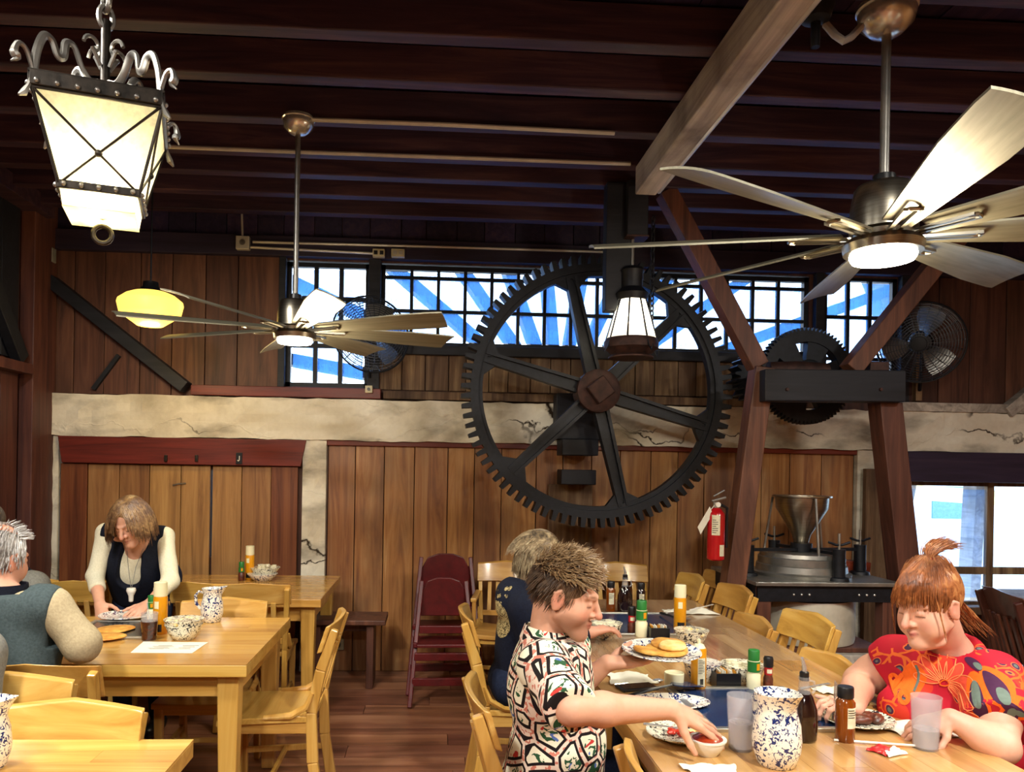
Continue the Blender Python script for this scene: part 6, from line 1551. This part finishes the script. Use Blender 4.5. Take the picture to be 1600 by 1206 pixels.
    MB().tube([Q(tie.x+.02*math.cos(a), tie.y+.02*math.sin(a), tie.z+.004*math.sin(3*a))-Vector(loc) for a in [2*PI*i/14 for i in range(14)]], .007, 6, True).build('hair_tie', M['red'], hr, True)
    # fork in her right hand
    f = thing('fork', 'steel fork held by the red-haired woman over the meat plate', 'cutlery', wrr+Vector((-.085, -.03, -.01)))
    e = (AY(1306, 1072, 2.40)-f.location).normalized()
    MB().tube([-e*.05, e*.05], [.004, .003], 6).build('handle', M['chrome'], f, True)
    for k in (-1, 0, 1): MB().tube([e*.05, e*.065+Vector((0, k*.006, k*.002)), e*.11+Vector((0, k*.007, k*.003))], .0015, 5).build('tine', M['chrome'], f, True)
build_woman()

# ---------------- standing woman in the navy vest
def build_server():
    loc = (-1.72, 4.52, 0); t = person('woman in navy vest and cream top leaning over the pancake table', loc)
    hc = AY(204, 815, 4.28); Rh = frame((-.25, -1), 34, 4); hs = 1.02
    neck = AY(214, 850, 4.42); shr, shl = AY(166, 832, 4.44), AY(258, 838, 4.50)
    elr, wrr = AY(149, 900, 4.36), AY(156, 944, 4.18); ell_, wrl = AY(266, 908, 4.34), AY(232, 944, 4.16)
    hip = AY(224, 975, 4.58); hip.z = .90; chest = AY(214, 888, 4.48)
    S = Sdf(.005); P = head(S, hc, Rh, hs, True, ears=False)
    S.rc(P(0, -.035, -.055), neck, .046, .052, .012); S.rc(neck, chest, .06, .08, .03); S.rc(chest, hip, .08, .1, .03)
    for a, b, c in ((shr, elr, wrr), (shl, ell_, wrl)): S.chain([neck, a, b], [.04, .04, .036], .02); S.chain([b, b.lerp(c, .3), c], [.036, .036, .025], .02)
    hand(S, wrr, AY(162, 972, 4.10)-wrr, (-.3, -.8, .5), -1, (.45, .5, .55, .6), .95, .05)
    hand(S, wrl, AY(205, 962, 4.06)-wrl, (.1, -.5, .9), 1, (.25, .25, .3, .3), .95, .09)
    me, V = S.mesh('body', M['skin'], loc); paint(me, face_cols(V, hc, Rh, hs, '#d8a488', '#b06a5c', '#7a5a40', None, '#cc7862', '#4a3428', True)); put('body', me, t)
    for q in (-1, 1): MB().ball((0, 0, 0), .008, 10, 6).build('eye', M['white'], t, True, loc=P(q*.031, .0705, -.0035)-Vector(loc))
    C = Sdf(.0065); Rt = frame((0, -1), 20)
    C.rc(shr, shl, .046, .046, .03); C.el(chest, (.15, .09, .15), Rt, .05); C.el(chest.lerp(hip, .6), (.155, .115, .24), Rt, .05)
    for a, b, c in ((shr, elr, wrr), (shl, ell_, wrl)):
        C.chain([a, b], [.050, .046], .03); e = b.lerp(c, .5); C.rc(b, e, .046, .042, .02); C.cut(e, c-b, .07)
    C.hole(neck-Vector((0, .02, .03)), neck+Vector((0, -.1, .06)), .052, .06)
    me, V = C.mesh('top', M['creamknit'], loc, folds(.004, 40, 3)); put('top', me, t)
    C = Sdf(.0065); C.rc(shr.lerp(shl, .0), shr.lerp(shl, 1.0), .062, .062, .03); C.el(chest+Vector((0, .0, 0)), (.182, .125, .18), Rt, .05); C.el(chest.lerp(hip, .6)+Vector((0, .01, 0)), (.178, .135, .26), Rt, .05)
    C.cut(shr+Vector((-.012, 0, 0)), (-1, 0, .15), .14); C.cut(shl+Vector((.012, 0, 0)), (1, 0, .15), .14)
    C.hole(neck+Vector((0, -.08, .05)), chest.lerp(hip, .9)+Vector((-.01, -.20, 0)), .056, .064); C.hole(neck-Vector((0, .02, .01)), neck+Vector((0, -.02, .08)), .062, .07)
    C.el(hip-Vector((0, .0, .05)), (.18, .145, .2), frame((0, -1), 0), .05); C.cut(hip-Vector((0, 0, .17)), (0, 0, -1), .35)
    me, V = C.mesh('vest', M['navy'], loc, folds(.003, 30, 4)); put('vest', me, t)
    legs(t, loc, [hip+Vector((-.09, .03, -.02)), hip+Vector((.09, .03, -.02))], [(hip.x-.1, 4.50, .50), (hip.x+.1, 4.50, .50)], [(hip.x-.1, 4.56, .1), (hip.x+.1, 4.56, .1)], M['jeans'], M['shoe'])
    H = hair_mat('brown_bob_hair', '#3a2618', '#6a4c30', '#a58458'); rr = random.Random(4); S = Sdf(.006); Q = lambda x, y, z: hc+Rh @ (Vector((x, y, z))*hs)
    S.el(Q(0, -.024, .040), Vector((.085, .102, .094))*hs, Rh, .01); S.el(Q(0, -.05, -.02), Vector((.085, .07, .09))*hs, Rh, .03); S.hole(Q(0, .14, -.03), Q(0, .12, .03), .088*hs, .074*hs); S.hole(Q(0, .06, -.12), Q(0, .10, -.06), .06*hs, .06*hs)
    me, V = S.mesh('hair', H, loc, folds(.003, 70, 4)); hr = put('hair', me, t); gl = Rh.inverted() @ Vector((0, 0, -1))
    rt = [(p, v*.35+Vector((.5 if p.x > -.02 else -.5, -.2, 0))+gl*.5, rr.uniform(.13, .175) if p.y < .03 else rr.uniform(.10, .13), gl*2.0+Vector((0, -.35, 0)), .05) for p, v in scalp(rr, lambda p, v: p.z > .03 and p.y < .06, 1300, (.084, .101, .094))]
    strands('bob_lock', H, hr, loc, hc, Rh, hs, rt, 9, .0030, 7, (.086, .104, .098))['kind'] = 'stuff'
    q0 = AY(205, 922, 4.26)-Vector(loc)
    pd = MB().lathe([(0, .012), (.022, .012), (.026, 0), (.022, -.012), (.014, -.03), (.012, -.06), (0, -.07)], 16, c=q0).build('pendant', M['white'], t, True)
    for q in (-1, 1): MB().tube([neck-Vector(loc)+Vector((q*.05, -.02, .0)), (neck-Vector(loc)).lerp(q0, .5)+Vector((q*.02, -.03, 0)), q0], .0016, 5).build('cord', M['steel_d'], t)
    tw = thing('spatula', 'spatula in the right hand of the standing woman', 'spatula', AY(161, 972, 4.05)); e = Vector((.10, -.22, -.045)); 
    MB().tube([(0, 0, .0), e*.45], .008, 8).build('handle', M['black'], tw, True); MB().bar(e*.4, e, .05, .003, w1=.06).build('blade', M['chrome'], tw)
build_server()

# ---------------- man in the grey vest, back to us
def build_vest():
    loc = (-1.62, 2.98, 0); t = person('white-haired man in a grey fleece vest seated with his back to us', loc)
    hc = AY(0, 874, 3.02); Rh = frame((.35, .94), 10); hs = 1.08
    neck = AY(10, 925, 2.97); shr, shl = AY(80, 948, 2.95), AY(-74, 948, 2.95); elr, wrr = AY(128, 1006, 2.96), Vector((-1.55, 3.27, .90)); ell_, wrl = Vector((-2.02, 3.1, .82)), Vector((-1.8, 3.4, .80))
    pel = Vector((-1.64, 2.94, .56)); chest = neck+Vector((0, .01, -.19))
    S = Sdf(.0055); P = head(S, hc, Rh, hs); S.rc(P(0, -.03, -.06), neck-Vector((0, 0, .03)), .06, .066, .02); S.rc(neck-Vector((0, 0, .05)), chest, .07, .1, .03); S.rc(chest, pel, .1, .1, .03)
    for a, b, c, th in ((shr, elr, wrr, 1), (shl, ell_, wrl, -1)):
        S.chain([neck-Vector((0, 0, .06)), a, b], [.045, .048, .042], .02); S.rc(b, c, .042, .028, .02); hand(S, c, (c-b)+Vector((0, .05, 0)), (0, 0, 1), -th, (.4, .4, .4, .4))
    me, V = S.mesh('body', M['skin'], loc); paint(me, face_cols(V, hc, Rh, hs, '#d09a80', '#b06a5c', '#b0a8a0', None, '#cc7862')); put('body', me, t)
    Rt = frame((0, 1), 4); C = Sdf(.0075); C.rc(shr, shl, .060, .060, .04)
    for a, b, c in ((shr, elr, wrr), (shl, ell_, wrl)): C.rc(a, b, .068, .064, .04); C.rc(b, b.lerp(c, .8), .066, .05, .03); C.cut(b.lerp(c, .8), c-b, .09)
    me, V = C.mesh('shirt', M['tan'], loc, folds(.006, 32, 5)); put('shirt', me, t)
    C = Sdf(.0075); C.el(chest+Vector((0, 0, .03)), (.215, .135, .20), Rt, .05); C.el(chest.lerp(pel, .5), (.22, .16, .22), Rt, .05); C.el(pel, (.22, .17, .13), Rt, .04); C.rc(shr.lerp(shl, .05), shr.lerp(shl, .95), .086, .086, .04); C.rc(neck-Vector((0, 0, .03)), chest, .088, .13, .05)
    for a, o in ((shr, 1), (shl, -1)): C.cut(a+Vector((o*.022, 0, 0)), (o, 0, -.15), .15)
    C.cut(neck+Vector((0, 0, .0)), (0, 0, 1), .12)
    me, V = C.mesh('vest', M['greyvest'], loc, folds(.005, 22, 6)); put('vest', me, t)
    MB().lathe([(.070, -.04), (.066, .03), (.072, .032), (.080, -.035)], 24, c=neck-Vector(loc)).build('collar', M['navy'], t, True)
    legs(t, loc, [(-1.74, 2.92, .545), (-1.54, 2.92, .545)], [(-1.76, 3.34, .545), (-1.52, 3.34, .545)], [(-1.76, 3.32, .1), (-1.52, 3.32, .1)], M['jeans'], M['shoe'], foot=(0, 1))
    H = hair_mat('grey_white_hair', '#6a6460', '#a8a4a0', '#d8d6d4'); rr = random.Random(6); S = Sdf(.006); Q = lambda x, y, z: hc+Rh @ (Vector((x, y, z))*hs)
    S.el(Q(0, -.022, .03), Vector((.081, .100, .088))*hs, Rh, .01); S.hole(Q(0, .12, -.06), Q(0, .11, .06), .08*hs, .07*hs); S.hole(Q(-.1, .03, -.07), Q(.1, .03, -.07), .062*hs, .062*hs); S.cut(Q(0, -.06, -.055), Rh @ Vector((0, -.1, -1)), .12)
    me, V = S.mesh('hair', H, loc, folds(.002, 90, 3)); hr = put('hair', me, t)
    rt = [(p, v*.4+Vector((0, -.3, -.6)), rr.uniform(.02, .035), (0, 0, -.8), .12) for p, v in scalp(rr, lambda p, v: -.03 < p.z and p.y < .04, 1000, (.081, .100, .090))]
    rt += [(p, v*.6+Vector((rr.uniform(-.5, .5), .6, .2)), rr.uniform(.025, .04), (0, 0, -.9), .2) for p, v in scalp(rr, lambda p, v: p.z > .075 and p.y > .0, 300, (.078, .098, .092))]
    strands('white_lock', H, hr, loc, hc, Rh, hs, rt, 5, .0022, 3)['kind'] = 'stuff'
build_vest()

# ---------------- hooded person, and two people mostly out of sight
def seated(label, loc, hc, face, neck, shr, shl, elr, wrr, ell_, wrl, pel, top, hairm, knees, ankles, hood=False, sleeve=.9, pitch=8, skin='#d09a80', trousers='jeans', hairfn=None, hs=1.04, vest=None, hands=True):
    t = person(label, loc); Rh = frame(face, pitch); chest = neck.lerp(pel, .36); f = Vector((face[0], face[1], 0)).normalized()
    S = Sdf(.006); P = head(S, hc, Rh, hs); S.rc(P(0, -.03, -.06), neck-Vector((0, 0, .03)), .054, .06, .02); S.rc(neck-Vector((0, 0, .05)), chest, .07, .1, .03); S.rc(chest, pel, .1, .1, .03)
    for a, b, c, th in ((shr, elr, wrr, 1), (shl, ell_, wrl, -1)):
        S.chain([neck-Vector((0, 0, .06)), a, b], [.045, .046, .04], .02); S.rc(b, c, .04, .027, .02); hand(S, c, (c-b), (0, 0, 1), -th, (.35, .35, .4, .4), .95)
    me, V = S.mesh('body', M['skin'], loc); paint(me, face_cols(V, hc, Rh, hs, skin)); put('body', me, t)
    for q in (-1, 1): MB().ball((0, 0, 0), .008, 10, 6).build('eye', M['white'], t, True, loc=P(q*.031, .0705, -.0035)-Vector(loc))
    sd = (shl-shr); Rt = frame((-sd.y, sd.x) if Vector((-sd.y, sd.x, 0)).dot(f) > 0 else (sd.y, -sd.x), 4)
    C = Sdf(.0075); C.el(chest, (.20, .135, .19), Rt, .05); C.el(chest.lerp(pel, .5), (.19, .14, .2), Rt, .05); C.el(pel, (.195, .16, .12), Rt, .04); C.rc(shr, shl, .076, .076, .04); C.rc(neck-Vector((0, 0, .04)), chest, .075, .12, .04)
    for a, b, c in ((shr, elr, wrr), (shl, ell_, wrl)):
        if sleeve > .5: C.rc(a, b, .078, .066, .04); e = b.lerp(c, sleeve); C.rc(b, e, .066, .05, .03); C.cut(e, c-b, .08)
        else: e = a.lerp(b, .75); C.rc(a, e, .08, .082, .04); C.cut(e, b-a, .13)
    if hood: C.el(neck-f*.085+Vector((0, 0, -.01)), (.13, .10, .085), Rt, .03); C.el(neck-f*.13+Vector((0, 0, -.05)), (.10, .06, .085), Rt, .02)
    C.cut(neck+Vector((0, 0, .035 if hood else .0)), (f.x*.3, f.y*.3, 1), .12)
    me, V = C.mesh('hoodie' if hood else 'shirt', top, loc, folds(.005, 28, 7)); put('hoodie' if hood else 'shirt', me, t)
    if vest:
        C = Sdf(.008); C.el(chest, (.215, .15, .2), Rt, .05); C.el(chest.lerp(pel, .6), (.21, .16, .2), Rt, .05); C.rc(shr.lerp(shl, .12), shr.lerp(shl, .88), .083, .083, .04); C.cut(neck, (0, 0, 1), .12)
        me, V = C.mesh('vest', vest, loc); put('vest', me, t)
    hp = Rt @ Vector((.1, 0, 0)); legs(t, loc, [pel+hp, pel-hp], knees, ankles, M[trousers], M['shoe'], foot=face)
    rr = random.Random(9); S = Sdf(.006); Q = lambda x, y, z: hc+Rh @ (Vector((x, y, z))*hs)
    S.el(Q(0, -.022, .040), Vector((.082, .101, .092))*hs, Rh, .01); S.hole(Q(0, .13, -.05), Q(0, .11, .045), .08*hs, .066*hs); S.hole(Q(-.1, .03, -.075), Q(.1, .03, -.075), .064*hs, .064*hs); S.cut(Q(0, -.06, -.065), Rh @ Vector((0, -.15, -1)), .12)
    me, V = S.mesh('hair', hairm, loc, folds(.003, 80, 4)); hr = put('hair', me, t)
    if hairfn: strands('hair_lock', hairm, hr, loc, hc, Rh, hs, hairfn(rr), 7, .0026, 3, (.083, .102, .094))['kind'] = 'stuff'
    return t, P, Rh
bl = hair_mat('streaked_blonde_hair', '#2c231c', '#8a7658', '#cdbd98')
def locks(rr):
    a = [(p, v*.12+Vector((0, -1, .0)), rr.uniform(.07, .11), (0, -.3, -1.4), .08) for p, v in scalp(rr, lambda p, v: p.z > .05, 600, (.082, .101, .093))]
    return a+[(p, v*.2+Vector((0, -.4, -1)), rr.uniform(.07, .11), (0, .1, -1.2), .06) for p, v in scalp(rr, lambda p, v: -.04 < p.z < .07 and p.y < .03, 600, (.082, .101, .093))]
V3 = Vector
t, P, Rh = seated('blonde-streaked person in a black hoodie seated behind the man in floral shirt', (.46, 3.64, 0), AY(846, 872, 3.60), (.86, .50), AY(832, 922, 3.60), AY(822, 952, 3.44), AY(862, 940, 3.80),
    AY(838, 1010, 3.40), V3((.74, 3.50, .81)), V3((.62, 3.92, .86)), V3((.78, 3.78, .81)), V3((.44, 3.64, .56)), M['blackcloth'], bl,
    [(.88, 3.54, .54), (.88, 3.74, .54)], [(.86, 3.54, .1), (.86, 3.74, .1)], True, hairfn=locks)
gl = MB()
for q in (-1, 1): gl.tube([P(q*.080, -.01, .012)-V3((.46, 3.64, 0)), P(q*.074, .06, .014)-V3((.46, 3.64, 0)), P(q*.06, .098, .012)-V3((.46, 3.64, 0))], .0025, 6)
for q in (-1, 1): gl.tube([P(q*.034+.024*math.cos(a), .102, .004+.019*math.sin(a))-V3((.46, 3.64, 0)) for a in [2*PI*i/16 for i in range(16)]], .0022, 6, True)
gl.tube([P(-.010, .108, .008)-V3((.46, 3.64, 0)), P(.010, .108, .008)-V3((.46, 3.64, 0))], .0022, 6); gl.build('glasses', M['black'], t, True)
M['goldprint'] = splatter('gold_speckled_print', hx('#b9a878'), hx('#3a3428'), .52, 120)
from mathutils.bvhtree import BVHTree
ho = [o for o in t.children if o.name.startswith('hoodie')][0]; bv = BVHTree.FromPolygons([tuple(v_.co) for v_ in ho.data.vertices], [tuple(p_.vertices) for p_ in ho.data.polygons])
def gold(ax, az, r, nm):
    d_ = V3((-.80, -.60, 0)); sx2 = V3((.60, -.80, 0)); P_, F_ = [], []
    for k in range(6):
        for i in range(24):
            h_ = bv.ray_cast(d_*.8+sx2*(ax+r*k/5*math.cos(2*PI*i/24))+V3((0, 0, az+r*1.15*k/5*math.sin(2*PI*i/24))), -d_)
            if h_[0] is None: return
            P_.append(h_[0]+h_[1]*.002)
    for k in range(5):
        for i in range(24): F_.append((k*24+i, (k+1)*24+i, (k+1)*24+(i+1) % 24, k*24+(i+1) % 24))
    MB().add(P_, F_).build(nm, M['goldprint'], ho, True)
gold(.03, .87, .075, 'back_print')
for k in range(16): gold(.03+.10*math.cos(k*2.4)*(.5+.5*((k*7) % 5)/5), .985+.035*math.sin(k*1.7), .004+.002*(k % 3), 'print_speck')
dkh = hair_mat('dark_grey_hair', '#2a2624', '#4a4644', '#6a6664')
shq = AY(58, 908, 4.32)
seated('person in navy vest over grey sleeves, mostly hidden behind the man in grey vest', (-2.40, 4.36, 0), V3((-2.42, 4.30, 1.19)), (0, -1), V3((-2.41, 4.34, 1.03)), V3((shq.x-.40, 4.34, .97)), shq+V3((-.02, 0, -.03)),
    V3((-2.68, 4.24, .78)), V3((-2.55, 4.06, .79)), V3((-2.13, 4.24, .78)), V3((-2.25, 4.06, .79)), V3((-2.40, 4.40, .56)), M['greyshirt'], dkh, [(-2.50, 3.98, .54), (-2.30, 3.98, .54)], [(-2.5, 4.0, .1), (-2.3, 4.0, .1)], vest=M['navy'])
seated('person in a loose grey short-sleeved shirt cut off by the left edge of the picture', (-1.60, 2.46, 0), V3((-1.60, 2.40, 1.20)), (0, -1), V3((-1.60, 2.45, 1.03)), V3((-1.80, 2.45, .965)), V3((-1.40, 2.45, .955)),
    V3((-1.86, 2.34, .76)), V3((-1.70, 2.16, .79)), V3((-1.37, 2.36, .74)), V3((-1.50, 2.16, .79)), V3((-1.60, 2.50, .56)), M['greyshirt'], dkh, [(-1.7, 2.1, .54), (-1.5, 2.1, .54)], [(-1.7, 2.12, .1), (-1.5, 2.12, .1)], sleeve=.3)
chr_ = dup(ch0, (-2.40, 4.36, 0), R_(180), 'golden oak chair under the half-hidden person in the navy vest', FG)
